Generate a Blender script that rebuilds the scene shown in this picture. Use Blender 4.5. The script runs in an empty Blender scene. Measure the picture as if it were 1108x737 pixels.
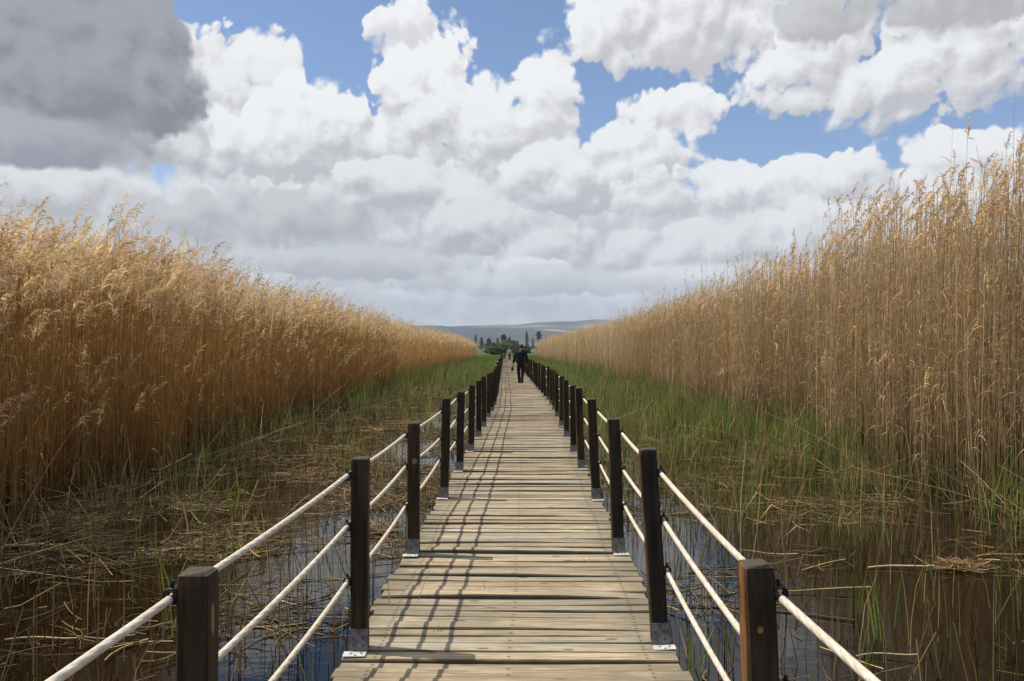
import bpy, bmesh, math, random
import numpy as np
from mathutils import Vector, Matrix

random.seed(7)
RNG = np.random.default_rng(11)
PI = math.pi
R_ = math.radians
SC = bpy.context.scene
COL = SC.collection

DECK_Z = 0.45            # deck top above the water
EYE_Z = 2.0              # camera above the water
F = 862.0                # focal length in photo pixels (28 mm on 36 mm)


# ------------------------------------------------------------------ helpers
def deck_x(y):
    """centre line of the boardwalk: straight, then a slight bend to the left"""
    t = np.maximum(np.asarray(y, float) - 19.0, 0.0)
    return -0.085 - 0.029 * (np.sqrt(t * t + 4.0) - 2.0)


def at(px, py, z=0.0):
    """point of the level z that lies on a sight line of the photograph"""
    d = F * (EYE_Z - z) / (py - 377.0)
    return ((px - 571.0) / F * d, d, z)


def tag(o, label=None, cat=None, group=None, kind=None):
    if label: o['label'] = label
    if cat: o['category'] = cat
    if group: o['group'] = group
    if kind: o['kind'] = kind
    return o


def empty(name, loc=(0, 0, 0), rot=(0, 0, 0)):
    o = bpy.data.objects.new(name, None)
    o.empty_display_size = 0.2
    o.location = loc
    o.rotation_euler = rot
    COL.objects.link(o)
    return o


def link(name, me, mat=None, parent=None, loc=(0, 0, 0), rot=(0, 0, 0)):
    o = bpy.data.objects.new(name, me)
    o.location = loc
    o.rotation_euler = rot
    if mat is not None and len(me.materials) == 0:
        me.materials.append(mat)
    if parent is not None:
        o.parent = parent
    COL.objects.link(o)
    return o


def copy_tree(o, parent=None):
    c = o.copy()
    COL.objects.link(c)
    if parent is not None:
        c.parent = parent
    for ch in list(o.children):
        copy_tree(ch, c)
    return c


def bm_mesh(name, bm, smooth=False):
    me = bpy.data.meshes.new(name)
    bm.to_mesh(me)
    bm.free()
    if smooth:
        for p in me.polygons: p.use_smooth = True
    return me


def add_box(bm, c, s, bevel=0.0, rot=None):
    r = bmesh.ops.create_cube(bm, size=1.0)
    vs = r['verts']
    bmesh.ops.scale(bm, vec=s, verts=vs)
    if bevel > 0:
        es = list({e for v in vs for e in v.link_edges})
        rb = bmesh.ops.bevel(bm, geom=es, offset=bevel, segments=2, affect='EDGES', profile=0.7)
        vs = list({v for f in rb['faces'] for v in f.verts} | {v for v in vs if v.is_valid})
    if rot is not None:
        bmesh.ops.rotate(bm, cent=(0, 0, 0), matrix=rot, verts=vs)
    bmesh.ops.translate(bm, vec=c, verts=vs)
    return vs


def add_cyl(bm, c, r, h, seg=10, axis='Z', r2=None):
    d = bmesh.ops.create_cone(bm, cap_ends=True, segments=seg, radius1=r, radius2=r if r2 is None else r2, depth=h)
    vs = d['verts']
    if axis == 'Y':
        bmesh.ops.rotate(bm, cent=(0, 0, 0), matrix=Matrix.Rotation(PI / 2, 3, 'X'), verts=vs)
    if axis == 'X':
        bmesh.ops.rotate(bm, cent=(0, 0, 0), matrix=Matrix.Rotation(PI / 2, 3, 'Y'), verts=vs)
    bmesh.ops.translate(bm, vec=c, verts=vs)
    return vs


class Mass:
    """collects very many small quads with numpy and builds one mesh"""
    def __init__(self):
        self.v, self.q, self.c, self.n = [], [], [], 0

    def _push(self, V, Q, C):
        self.v.append(V.reshape(-1, 3)); self.c.append(C.reshape(-1, 3))
        self.q.append(Q.reshape(-1, 4) + self.n)
        self.n += V.reshape(-1, 3).shape[0]

    def tubes(self, P, R, col, sides=3):
        """P [N,K,3] centre lines, R [N,K] radii, col [N,3] or [N,K,3]"""
        N, K, _ = P.shape
        t = P[:, -1] - P[:, 0]
        t /= np.linalg.norm(t, axis=1, keepdims=True) + 1e-9
        a = RNG.normal(size=(N, 3))
        e1 = np.cross(t, a); e1 /= np.linalg.norm(e1, axis=1, keepdims=True) + 1e-9
        e2 = np.cross(t, e1)
        th = np.arange(sides) * 2 * PI / sides
        ring = np.cos(th)[None, :, None] * e1[:, None] + np.sin(th)[None, :, None] * e2[:, None]     # N,S,3
        V = P[:, :, None, :] + R[:, :, None, None] * ring[:, None]
        idx = np.arange(N * K * sides).reshape(N, K, sides)
        nx = np.roll(idx, -1, axis=2)
        Q = np.stack([idx[:, :-1], nx[:, :-1], nx[:, 1:], idx[:, 1:]], axis=-1)
        C = np.broadcast_to(col[:, None, None] if col.ndim == 2 else col[:, :, None], V.shape)
        self._push(V, Q, C)

    def ribbons(self, P, W, side, col):
        """P [N,K,3], W [N,K] widths, side [N,3] or [N,K,3] width direction"""
        N, K, _ = P.shape
        s = side[:, None] if side.ndim == 2 else side
        A = P - s * W[..., None] * 0.5
        B = P + s * W[..., None] * 0.5
        V = np.stack([A, B], axis=2)
        idx = np.arange(N * K * 2).reshape(N, K, 2)
        Q = np.stack([idx[:, :-1, 0], idx[:, :-1, 1], idx[:, 1:, 1], idx[:, 1:, 0]], axis=-1)
        C = np.broadcast_to(col[:, None, None] if col.ndim == 2 else col[:, :, None], V.shape)
        self._push(V, Q, C)

    def mesh(self, name, smooth=True):
        V = np.concatenate(self.v).astype(np.float32)
        Q = np.concatenate(self.q).astype(np.int32)
        C = np.concatenate(self.c).astype(np.float32)
        me = bpy.data.meshes.new(name)
        me.vertices.add(len(V)); me.vertices.foreach_set('co', V.ravel())
        me.loops.add(len(Q) * 4); me.loops.foreach_set('vertex_index', Q.ravel())
        me.polygons.add(len(Q)); me.polygons.foreach_set('loop_start', np.arange(len(Q), dtype=np.int32) * 4)
        if smooth:
            me.polygons.foreach_set('use_smooth', np.ones(len(Q), dtype=bool))
        me.update(calc_edges=True)
        ca = me.color_attributes.new('tint', 'FLOAT_COLOR', 'POINT')
        ca.data.foreach_set('color', np.concatenate([C, np.ones((len(C), 1), np.float32)], axis=1).ravel())
        return me


def rand_unit_h(n):
    a = RNG.uniform(0, 2 * PI, n)
    return np.stack([np.cos(a), np.sin(a), np.zeros(n)], axis=1)


# ------------------------------------------------------------------ node helpers
class NT:
    def __init__(self, tree):
        self.t = tree; self.n = tree.nodes; self.l = tree.links

    def new(self, typ, **kw):
        nd = self.n.new(typ)
        for k, v in kw.items(): setattr(nd, k, v)
        return nd

    def put(self, sock, v):
        if isinstance(v, bpy.types.NodeSocket): self.l.new(v, sock)
        elif isinstance(v, (tuple, list)) and sock.type == 'RGBA' and len(v) == 3: sock.default_value = (*v, 1)
        else: sock.default_value = v

    def m(self, op, a, b=0.0, c=None, clamp=False):
        nd = self.new('ShaderNodeMath', operation=op, use_clamp=clamp)
        self.put(nd.inputs[0], a); self.put(nd.inputs[1], b)
        if c is not None: self.put(nd.inputs[2], c)
        return nd.outputs[0]

    def add(self, a, b): return self.m('ADD', a, b)
    def sub(self, a, b): return self.m('SUBTRACT', a, b)
    def mul(self, a, b): return self.m('MULTIPLY', a, b)
    def mad(self, a, b, c): return self.m('MULTIPLY_ADD', a, b, c)

    def smooth(self, x, lo, hi, a=0.0, b=1.0, kind='SMOOTHSTEP'):
        nd = self.new('ShaderNodeMapRange', interpolation_type=kind)
        self.put(nd.inputs['Value'], x)
        self.put(nd.inputs['From Min'], lo); self.put(nd.inputs['From Max'], hi)
        self.put(nd.inputs['To Min'], a); self.put(nd.inputs['To Max'], b)
        return nd.outputs[0]

    def mix(self, f, a, b, blend='MIX'):
        nd = self.new('ShaderNodeMix', data_type='RGBA', blend_type=blend)
        self.put(nd.inputs['Factor'], f)
        ins = [s for s in nd.inputs if s.type == 'RGBA']
        self.put(ins[0], a); self.put(ins[1], b)
        return [s for s in nd.outputs if s.type == 'RGBA'][0]

    def xyz(self, x=0.0, y=0.0, z=0.0):
        nd = self.new('ShaderNodeCombineXYZ')
        self.put(nd.inputs[0], x); self.put(nd.inputs[1], y); self.put(nd.inputs[2], z)
        return nd.outputs[0]

    def sep(self, v):
        nd = self.new('ShaderNodeSeparateXYZ'); self.put(nd.inputs[0], v)
        return nd.outputs

    def noise(self, v, scale, detail=3.0, rough=0.5, dims='3D', color=False, dist=0.0):
        nd = self.new('ShaderNodeTexNoise', noise_dimensions=dims)
        self.put(nd.inputs['Vector'], v)
        nd.inputs['Scale'].default_value = scale
        nd.inputs['Detail'].default_value = detail
        nd.inputs['Roughness'].default_value = rough
        nd.inputs['Distortion'].default_value = dist
        return nd.outputs['Color' if color else 'Fac']

    def vor(self, v, scale, detail=0.0, rough=0.5, dims='2D', lac=2.0):
        nd = self.new('ShaderNodeTexVoronoi', voronoi_dimensions=dims, feature='F1', normalize=False)
        self.put(nd.inputs['Vector'], v)
        nd.inputs['Scale'].default_value = scale
        nd.inputs['Detail'].default_value = detail
        nd.inputs['Roughness'].default_value = rough
        nd.inputs['Lacunarity'].default_value = lac
        return nd.outputs['Distance']

    def vmul(self, v, s):
        nd = self.new('ShaderNodeVectorMath', operation='MULTIPLY')
        self.put(nd.inputs[0], v); self.put(nd.inputs[1], s)
        return nd.outputs[0]

    def vadd(self, a, b):
        nd = self.new('ShaderNodeVectorMath', operation='ADD')
        self.put(nd.inputs[0], a); self.put(nd.inputs[1], b)
        return nd.outputs[0]

    def ramp(self, f, stops):
        nd = self.new('ShaderNodeValToRGB')
        e = nd.color_ramp.elements
        while len(e) < len(stops): e.new(0.5)
        for el, (p, c) in zip(e, stops):
            el.position = p; el.color = (*c, 1)
        self.put(nd.inputs[0], f)
        return nd.outputs[0]

    def bump(self, h, strength=0.3, dist=0.01):
        nd = self.new('ShaderNodeBump')
        nd.inputs['Strength'].default_value = strength
        nd.inputs['Distance'].default_value = dist
        self.put(nd.inputs['Height'], h)
        return nd.outputs[0]


def material(name):
    m = bpy.data.materials.new(name)
    m.use_nodes = True
    t = NT(m.node_tree)
    b = m.node_tree.nodes['Principled BSDF']
    return m, t, b


def obj_co(t):
    return t.new('ShaderNodeTexCoord').outputs['Object']


def world_co(t):
    return t.new('ShaderNodeNewGeometry').outputs['Position']


def attr(t, name):
    return t.new('ShaderNodeAttribute', attribute_name=name)


def simple_mat(name, col, rough=0.7, var=0.25, scale=12.0, bump=0.2, metal=0.0, spec=0.3):
    m, t, b = material(name)
    co = obj_co(t)
    n = t.noise(co, scale, 5, 0.6)
    f = t.smooth(n, 0.3, 0.7, 1 - var, 1 + var, 'LINEAR')
    c = t.mix(1.0, col, t.xyz(f, f, f), 'MULTIPLY')
    t.put(b.inputs['Base Color'], c)
    b.inputs['Roughness'].default_value = rough
    b.inputs['Metallic'].default_value = metal
    b.inputs['Specular IOR Level'].default_value = spec
    if bump: t.put(b.inputs['Normal'], t.bump(t.noise(co, scale * 4, 4), bump, 0.004))
    return m


def plant_mat(name, transl=0.35, rough=0.6, spec=0.15, gain=(1, 1, 1)):
    """vertex tint colours the plant; light passes through thin leaves"""
    m = bpy.data.materials.new(name); m.use_nodes = True
    t = NT(m.node_tree); m.node_tree.nodes.clear()
    out = t.new('ShaderNodeOutputMaterial')
    c = attr(t, 'tint').outputs['Color']
    n = t.noise(world_co(t), 3.0, 2)
    f = t.smooth(n, 0.3, 0.7, 0.85, 1.15, 'LINEAR')
    c = t.mix(1.0, c, t.xyz(t.mul(f, gain[0]), t.mul(f, gain[1]), t.mul(f, gain[2])), 'MULTIPLY')
    p = t.new('ShaderNodeBsdfPrincipled')
    t.put(p.inputs['Base Color'], c)
    p.inputs['Roughness'].default_value = rough
    p.inputs['Specular IOR Level'].default_value = spec
    tr = t.new('ShaderNodeBsdfTranslucent'); t.put(tr.inputs['Color'], c)
    mx = t.new('ShaderNodeMixShader'); mx.inputs[0].default_value = transl
    t.l.new(p.outputs[0], mx.inputs[1]); t.l.new(tr.outputs[0], mx.inputs[2])
    t.l.new(mx.outputs[0], out.inputs['Surface'])
    return m


# ------------------------------------------------------------------ render settings
SC.render.engine = 'CYCLES'
SC.cycles.use_denoising = True
try:
    SC.cycles.denoiser = 'OPENIMAGEDENOISE'
    SC.cycles.denoising_input_passes = 'RGB_ALBEDO_NORMAL'
    SC.cycles.denoising_prefilter = 'ACCURATE'
except Exception:
    pass
SC.cycles.max_bounces = 8
SC.cycles.diffuse_bounces = 5
SC.cycles.glossy_bounces = 3
SC.cycles.transmission_bounces = 4
SC.cycles.volume_bounces = 0
SC.cycles.sample_clamp_indirect = 6.0
SC.cycles.caustics_reflective = False
SC.cycles.caustics_refractive = False
SC.cycles.use_adaptive_sampling = True
SC.cycles.adaptive_threshold = 0.012
SC.view_settings.view_transform = 'Standard'
SC.view_settings.look = 'None'
SC.view_settings.exposure = 0.0
SC.view_settings.gamma = 1.0
SC.view_settings.use_curve_mapping = False

# ------------------------------------------------------------------ camera
cam_d = bpy.data.cameras.new('camera')
cam_d.lens = 28.0
cam_d.sensor_width = 36.0
cam_d.sensor_fit = 'HORIZONTAL'
cam_d.clip_start = 0.05
cam_d.clip_end = 40000
cam = bpy.data.objects.new('camera', cam_d)
COL.objects.link(cam)
cam.location = (0, 0, EYE_Z)
cam.rotation_euler = (R_(90 + 0.565), 0, R_(1.13))
SC.camera = cam

# ------------------------------------------------------------------ sun and sky
SUN_DIR = Vector((-0.57, 0.11, 1.0)).normalized()
sun_d = bpy.data.lights.new('sun', 'SUN')
sun_d.energy = 4.7
sun_d.angle = R_(0.53)
sun_d.color = (1.0, 0.92, 0.79)
sun = bpy.data.objects.new('sun', sun_d)
COL.objects.link(sun)
sun.location = (-20, 5, 40)
sun.rotation_euler = SUN_DIR.to_track_quat('Z', 'Y').to_euler()

SKY_STRENGTH = 0.1


def build_world():
    w = bpy.data.worlds.new('World')
    SC.world = w
    w.use_nodes = True
    w.node_tree.nodes.clear()
    t = NT(w.node_tree)
    out = t.new('ShaderNodeOutputWorld')
    bg = t.new('ShaderNodeBackground')
    bg.inputs['Strength'].default_value = SKY_STRENGTH
    t.l.new(bg.outputs[0], out.inputs['Surface'])
    sky = t.new('ShaderNodeTexSky', sky_type='NISHITA')
    sky.sun_disc = False
    sky.sun_elevation = math.asin(SUN_DIR.z)
    sky.sun_rotation = math.atan2(SUN_DIR.x, SUN_DIR.y)
    sky.altitude = 1000
    sky.air_density = 1.0
    sky.dust_density = 0.6
    sky.ozone_density = 1.6
    d = t.new('ShaderNodeTexCoord').outputs['Generated']
    nrm = t.new('ShaderNodeVectorMath', operation='NORMALIZE'); t.put(nrm.inputs[0], d)
    s = t.sep(nrm.outputs[0])
    X = t.mul(t.m('ARCTAN2', s[0], s[1]), 180 / PI)
    Y = t.mul(t.m('ARCSINE', s[2]), 180 / PI)
    P = t.xyz(X, Y, 0.0)
    # warped domain so that the cloud edges curl
    w1 = t.noise(P, 0.11, 3, 0.5, '2D', True)
    wv = t.vmul(t.vadd(w1, (-.5, -.5, -.5)), (2.2, 2.0, 0))
    Pw = t.vadd(P, wv)
    sm = t.sep(t.vadd(P, t.vmul(wv, (.5, .5, 0))))
    XM, YM = sm[0], sm[1]

    # cauliflower relief: rounded cells at several sizes
    def puffs(p, fine):
        a = t.vor(p, 0.20, 0, .5)
        h = t.mad(t.mul(a, a), -0.60, 0.80)
        b = t.vor(p, 0.52, 1 if fine else 0, .5, lac=2.7)
        h = t.mad(t.mul(b, b), -0.26, h)
        n = t.noise(p, 0.7, 6 if fine else 3, 0.58, '2D')
        return t.mad(t.sub(n, .5), 0.56 if fine else 0.4, h)
    B = puffs(Pw, True)
    LIT = t.sub(puffs(Pw, False), puffs(t.vadd(Pw, (-0.50, 0.85, 0.0)), False))     # positive on sides turned to the sun
    soft = t.noise(t.vmul(P, (1.0, 2.2, 1)), 0.13, 4, 0.55, '2D')

    k = 1.0 / SKY_STRENGTH
    col = t.mix(1.0, sky.outputs[0], (1.30, 1.34, 1.42), 'MULTIPLY')
    BS = t.mad(t.sub(B, 0.50), 1.9, 1.02)
    EDGE = t.smooth(t.noise(P, .3, 2, .5, '2D'), .35, .68, .8, 2.3)      # some rims crisp, some wispy
    SH = {}
    def shade0(amp):
        if amp not in SH:
            SH[amp] = t.mad(LIT, 2.7 * amp, t.mul(t.sub(soft, .5), 0.8))
        return SH[amp]

    # general broken cloud over the whole dome, thicker towards the horizon
    gen = t.noise(t.vmul(P, (1, 1.6, 1)), 0.045, 6, 0.55, '2D')
    cover = t.add(t.smooth(Y, 3.0, 13.0, 0.30, -0.30), t.smooth(Y, 24.0, 34.0, 0.0, 0.50))
    ga = t.smooth(t.add(gen, cover), 0.46, 0.62)
    gs = t.smooth(t.add(t.mul(LIT, .5), soft), 0.35, 0.72)
    gc = t.mix(gs, (0.50 * k, 0.54 * k, 0.60 * k), (0.82 * k, 0.84 * k, 0.86 * k))
    col = t.mix(ga, col, gc)

    def cloud(px, py, rx, ru, rd, top=0.90, base=0.40, edge=0.22, amp=1.0, pivot=0.0, tint=(1, 1, 1), fill=0.0):
        nonlocal col
        h = math.hypot(F, px - 571)
        cx = math.degrees(math.atan2(px - 571, F)); cy = math.degrees(math.atan2(377 - py, h))
        g = math.degrees(1 / F) * 0.95
        dx = t.mad(XM, 1 / (rx * g), -cx / (rx * g))
        du = t.mad(YM, 1 / (ru * g), -cy / (ru * g))
        dd = t.mad(YM, 1 / (rd * g), -cy / (rd * g))
        dy = t.m('MAXIMUM' if ru < rd else 'MINIMUM', du, dd)
        f = t.sub(BS if not fill else t.mad(BS, 1 - .45 * fill, .45 * fill * 1.5), t.mad(dx, dx, t.mul(dy, dy)))
        a = t.smooth(f, 0.0, t.mul(EDGE, edge))
        sh = t.mad(dx, -0.10, t.mad(dy, 0.80, shade0(amp)))
        sh = t.smooth(sh, -0.80 + pivot, 0.50 + pivot)
        tc = (top * k * .985 * tint[0], top * k * .995 * tint[1], top * k * tint[2])
        bc = (base * k * 1.20 * tint[0], base * k * 1.18 * tint[1], base * k * 1.24 * tint[2])
        col = t.mix(a, col, t.mix(sh, bc, tc))

    CL = CLOUDS
    for c in CL: cloud(*c[0], **c[1])
    # pale moisture near the horizon
    hz = t.smooth(Y, -0.5, 4.0, 0.55, 0.0)
    col = t.mix(hz, col, (0.86 * k, 0.89 * k, 0.90 * k))
    t.put(bg.inputs['Color'], col)
    w.cycles.sampling_method = 'MANUAL'
    w.cycles.sample_map_resolution = 512


G = dict
CLOUDS = [
    # back layers, low and grey
    ((240, 300, 300, 45, 40), G(fill=.8, top=.74, base=.42, edge=.5, amp=.5)),
    ((640, 310, 330, 45, 50), G(top=.84, base=.46, edge=.5, amp=.5)),
    ((900, 290, 280, 60, 60), G(top=.88, base=.50, edge=.45, amp=.6)),
    ((60, 215, 260, 60, 50), G(fill=.8, top=.86, base=.44, edge=.4, amp=.7)),
    ((470, 210, 250, 60, 60), G(fill=.8, top=.88, base=.50, edge=.4, amp=.8)),
    ((720, 232, 200, 50, 50), G(fill=.6, top=.90, base=.52, edge=.35, amp=.8)),
    # left group
    ((250, 62, 78, 40, 80), G(top=.95, base=.58)),
    ((215, 105, 110, 55, 60), G(top=.92, base=.50)),
    ((130, 165, 110, 34, 34), G(top=.80, base=.40, edge=.3)),
    ((340, 150, 122, 66, 52), G(top=.97, base=.47)),
    ((90, 205, 150, 30, 30), G(top=.84, base=.42, edge=.35)),
    ((290, 232, 170, 30, 34), G(top=.66, base=.36, edge=.5, amp=.7)),
    # centre tower
    ((440, 28, 46, 30, 50), G(top=.97, base=.62)),
    ((470, 85, 78, 62, 60), G(top=.97, base=.54)),
    ((520, 145, 100, 58, 52), G(top=.95, base=.48)),
    ((588, 122, 44, 60, 60), G(top=.97, base=.54)),
    ((615, 195, 80, 46, 42), G(top=.93, base=.46)),
    ((430, 205, 85, 34, 30), G(top=.88, base=.44)),
    ((505, 250, 100, 34, 30), G(top=.84, base=.42, edge=.35)),
    # right of centre
    ((725, 120, 58, 32, 36), G(top=.97, base=.56)),
    ((690, 172, 76, 44, 44), G(top=.95, base=.50)),
    ((750, 212, 95, 34, 32), G(top=.93, base=.48)),
    ((640, 268, 110, 28, 30), G(top=.84, base=.44, edge=.4)),
    # upper right
    ((745, 22, 150, 70, 58), G(top=.95, base=.50, edge=.26)),
    ((975, 66, 150, 80, 60), G(top=.95, base=.48, edge=.24)),
    ((1010, -10, 170, 60, 42), G(top=.66, base=.40, edge=.4, amp=.8)),
    ((880, 208, 105, 34, 36), G(top=.96, base=.50)),
    ((1050, 190, 125, 44, 46), G(top=.95, base=.50)),
    ((800, 258, 130, 30, 32), G(top=.88, base=.46, edge=.35)),
    ((960, 248, 150, 34, 36), G(top=.92, base=.50, edge=.35)),
    ((475, 318, 70, 9, 11), G(top=.93, base=.62, edge=.5, amp=.6)),
    ((640, 322, 95, 9, 11), G(top=.93, base=.60, edge=.5, amp=.6)),
    ((560, 292, 60, 14, 14), G(top=.92, base=.54, edge=.4, amp=.7)),
    ((330, 300, 80, 11, 12), G(top=.84, base=.50, edge=.5, amp=.6)),
    ((740, 300, 90, 14, 14), G(top=.92, base=.56, edge=.4, amp=.7)),
    ((560, 305, 170, 18, 20), G(top=.80, base=.46, edge=.6, amp=.6)),
    ((380, 285, 150, 18, 20), G(top=.70, base=.40, edge=.6, amp=.6)),
    # upper left grey mass
    ((48, 66, 138, 100, 74), G(top=.38, base=.20, edge=.30, amp=.9, fill=1.0, tint=(.98, .98, 1.07))),
    ((20, 148, 120, 28, 24), G(top=.44, base=.26, edge=.6, amp=.6, fill=.8, tint=(.98, .98, 1.07))),
]
build_world()

# ------------------------------------------------------------------ materials
def wood_deck_mat():
    m, t, b = material('weathered_deck_wood')
    uv = attr(t, 'plank').outputs['Vector']          # u along the plank, v across it, w = plank number
    tint = attr(t, 'tint').outputs['Color']
    s = t.sep(uv)
    off = t.mul(s[2], 7.31)
    g = t.xyz(t.add(t.mul(s[0], 1.6), off), t.mul(s[1], 46.0), off)
    grain = t.noise(g, 1.0, 6, 0.62, dist=0.6)
    fine = t.noise(t.xyz(t.add(t.mul(s[0], 5.0), off), t.mul(s[1], 210.0), off), 1.0, 3, 0.6)
    blot = t.noise(t.xyz(t.add(t.mul(s[0], 2.2), off), t.mul(s[1], 5.0), off), 1.0, 4, 0.6)
    c = t.ramp(grain, [(0.25, (.10, .078, .048)), (0.42, (.28, .232, .152)), (0.58, (.40, .345, .238)), (0.8, (.52, .46, .335))])
    c = t.mix(t.smooth(fine, .40, .62, 0.0, .75), c, (.17, .140, .092))
    c = t.mix(t.smooth(blot, .53, .72, 0, .55), c, (.225, .205, .15))
    c = t.mix(t.smooth(blot, .44, .30, 0, .40), c, (.50, .455, .35))
    c = t.mix(1.0, c, tint, 'MULTIPLY')
    # grime along the plank edges, footfall has rubbed the middle clean
    ed = t.add(t.m('ABSOLUTE', attr(t, 'plank_side').outputs['Fac']), t.mul(t.sub(blot, .5), .28))
    c = t.mix(t.smooth(ed, .80, 1.0, 0, .85), c, (.060, .048, .031))
    moss = t.noise(t.xyz(t.add(t.mul(s[0], 1.1), off), t.mul(s[1], 9.0), t.mul(off, 1.7)), 1.3, 5, .7)
    c = t.mix(t.smooth(moss, .58, .74, 0, .5), c, (.16, .165, .085))
    # boots have worn the middle paler, the ends stay damp and stained
    au0 = t.add(t.m('ABSOLUTE', s[0]), t.mul(t.sub(blot, .5), .5))
    c = t.mix(t.smooth(au0, .50, .85, 0, .55), c, (.15, .135, .095))
    damp = t.noise(t.vmul(world_co(t), (1, 1, 0)), 1.5, 5, .65)
    c = t.mix(t.smooth(damp, .52, .70, 0, .45), c, (.17, .145, .10))
    # knots
    kn = t.new('ShaderNodeTexVoronoi', voronoi_dimensions='2D')
    t.put(kn.inputs['Vector'], t.xyz(t.add(t.mul(s[0], 2.4), off), t.add(t.mul(s[1], 7.0), t.mul(off, 3.0)), 0))
    kn.inputs['Scale'].default_value = 1.0
    kf = t.smooth(kn.outputs['Distance'], 0.055, 0.10, 0.75, 0.0)
    kf = t.mul(kf, t.m('GREATER_THAN', t.sep(kn.outputs['Color'])[0], 0.72))
    c = t.mix(kf, c, (.10, .07, .04))
    # nail heads: a pair at the middle and at both ends of each plank
    au = t.m('ABSOLUTE', s[0])
    jit = t.mul(t.m('SINE', t.mul(s[2], 12.9)), .010)
    nail = rust = None
    for uc, vo in ((0.0, .0), (0.69, .022)):
        du = t.sub(t.add(au if uc else s[0], jit), uc)
        dv = t.sub(t.m('ABSOLUTE', s[1]), vo) if vo else t.add(s[1], jit)
        d2 = t.mad(du, du, t.mul(dv, dv))
        f = t.m('LESS_THAN', d2, 0.0052 ** 2)
        r = t.smooth(d2, .00003, .0005, .28, 0.0)
        nail = f if nail is None else t.m('MAXIMUM', nail, f)
        rust = r if rust is None else t.m('MAXIMUM', rust, r)
    c = t.mix(rust, c, (.13, .085, .05))
    c = t.mix(nail, c, (.03, .024, .02))
    t.put(b.inputs['Base Color'], c)
    b.inputs['Roughness'].default_value = 0.85
    b.inputs['Specular IOR Level'].default_value = 0.2
    h = t.mad(grain, .7, t.mul(fine, .4))
    t.put(b.inputs['Normal'], t.bump(h, 0.9, 0.009))
    return m


def post_mat():
    m, t, b = material('dark_stained_timber')
    co = obj_co(t)
    tint = attr(t, 'post_tint')
    rnd = t.new('ShaderNodeObjectInfo').outputs['Random']
    pos = t.vadd(co, t.xyz(t.mul(rnd, 9.0), t.mul(rnd, 5.0), t.mul(rnd, 17.0)))
    g = t.noise(t.vmul(pos, (60, 60, 2.2)), 1.0, 5, 0.6, dist=.5)
    blot = t.noise(t.vmul(pos, (9, 9, 1.6)), 1.0, 4, 0.6)
    c = t.ramp(g, [(0.28, (.007, .005, .004)), (0.55, (.023, .016, .010)), (0.78, (.055, .036, .019))])
    worn = t.m('MULTIPLY', t.smooth(blot, .42, .60), t.smooth(g, .30, .55), clamp=True)
    # the stain has worn off on some posts, mostly on the left-hand faces
    nx = t.sep(t.new('ShaderNodeNewGeometry').outputs['Normal'])[0]
    side = t.smooth(nx, -0.5, -0.95, 0.16, 1.0)
    amt = t.mul(t.mul(worn, side), t.smooth(rnd, .1, .8, .35, 1.0))
    c = t.mix(amt, c, (.24, .115, .034))
    # end grain on top has greyed
    nz = t.sep(t.new('ShaderNodeNewGeometry').outputs['Normal'])[2]
    top = t.smooth(nz, .6, .9, 0, .75)
    c = t.mix(top, c, t.mix(g, (.035, .028, .02), (.13, .105, .075)))
    t.put(b.inputs['Base Color'], c)
    b.inputs['Roughness'].default_value = 0.62
    b.inputs['Specular IOR Level'].default_value = 0.25
    t.put(b.inputs['Normal'], t.bump(g, 0.6, 0.004))
    return m


def rope_mat():
    m, t, b = material('white_twisted_rope')
    co = obj_co(t)
    s = t.sep(attr(t, 'rope_uv').outputs['Vector'])      # u along in m, v round the rope 0..1
    w = t.m('SINE', t.mul(t.add(t.mul(s[0], 14.0), t.mul(s[1], 3.0)), 2 * PI))
    n = t.noise(co, 14, 4, .6)
    n2 = t.noise(t.vmul(co, (160, 60, 160)), 1, 3, .6)
    c = t.mix(t.smooth(n, .35, .7), (.60, .52, .42), (.74, .68, .58))
    c = t.mix(t.smooth(n2, .46, .70, 0, .6), c, (.40, .33, .24))
    c = t.mix(t.smooth(w, -1, -.55, .35, 0), c, (.38, .31, .23))
    t.put(b.inputs['Base Color'], c)
    b.inputs['Roughness'].default_value = .8
    b.inputs['Specular IOR Level'].default_value = .15
    t.put(b.inputs['Normal'], t.bump(t.mad(w, .5, n2), .35, .003))
    return m


def water_mat():
    m, t, b = material('dark_marsh_water')
    co = world_co(t)
    n = t.noise(t.vmul(co, (1, 1, 0)), .35, 4, .6)
    c = t.mix(t.smooth(n, .35, .7), (.0026, .0013, .0005), (.0075, .0038, .0013))
    # scum film of pollen and dust floating in patches
    film = t.noise(t.vmul(co, (1, 1, 0)), 1.1, 7, .68, dist=.8)
    ff = t.smooth(film, .64, .78, 0, .10)
    c = t.mix(ff, c, (.10, .07, .035))
    t.put(b.inputs['Base Color'], c)
    t.put(b.inputs['Roughness'], t.smooth(film, .55, .75, .025, .22))
    b.inputs['IOR'].default_value = 1.33
    rip = t.mad(t.noise(t.vmul(co, (1.0, 1.6, 0)), 3.2, 3, .5), 1.0, t.mul(t.noise(t.vmul(co, (1, 1.4, 0)), 14, 2, .5), .22))
    t.put(b.inputs['Normal'], t.bump(rip, .055, .05))
    return m


def ground_mat():
    m, t, b = material('plain_grassland')
    co = t.vmul(world_co(t), (1, 1, 0))
    n = t.noise(co, .0035, 5, .6)
    v = t.vor(co, .0022, 0)
    c = t.ramp(n, [(.3, (.045, .062, .022)), (.48, (.085, .10, .036)), (.6, (.17, .145, .075)), (.75, (.075, .09, .03))])
    c = t.mix(t.smooth(v, .2, .6, 0, .5), c, (.06, .085, .025))
    t.put(b.inputs['Base Color'], c)
    b.inputs['Roughness'].default_value = .95
    b.inputs['Specular IOR Level'].default_value = .05
    return m


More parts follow.
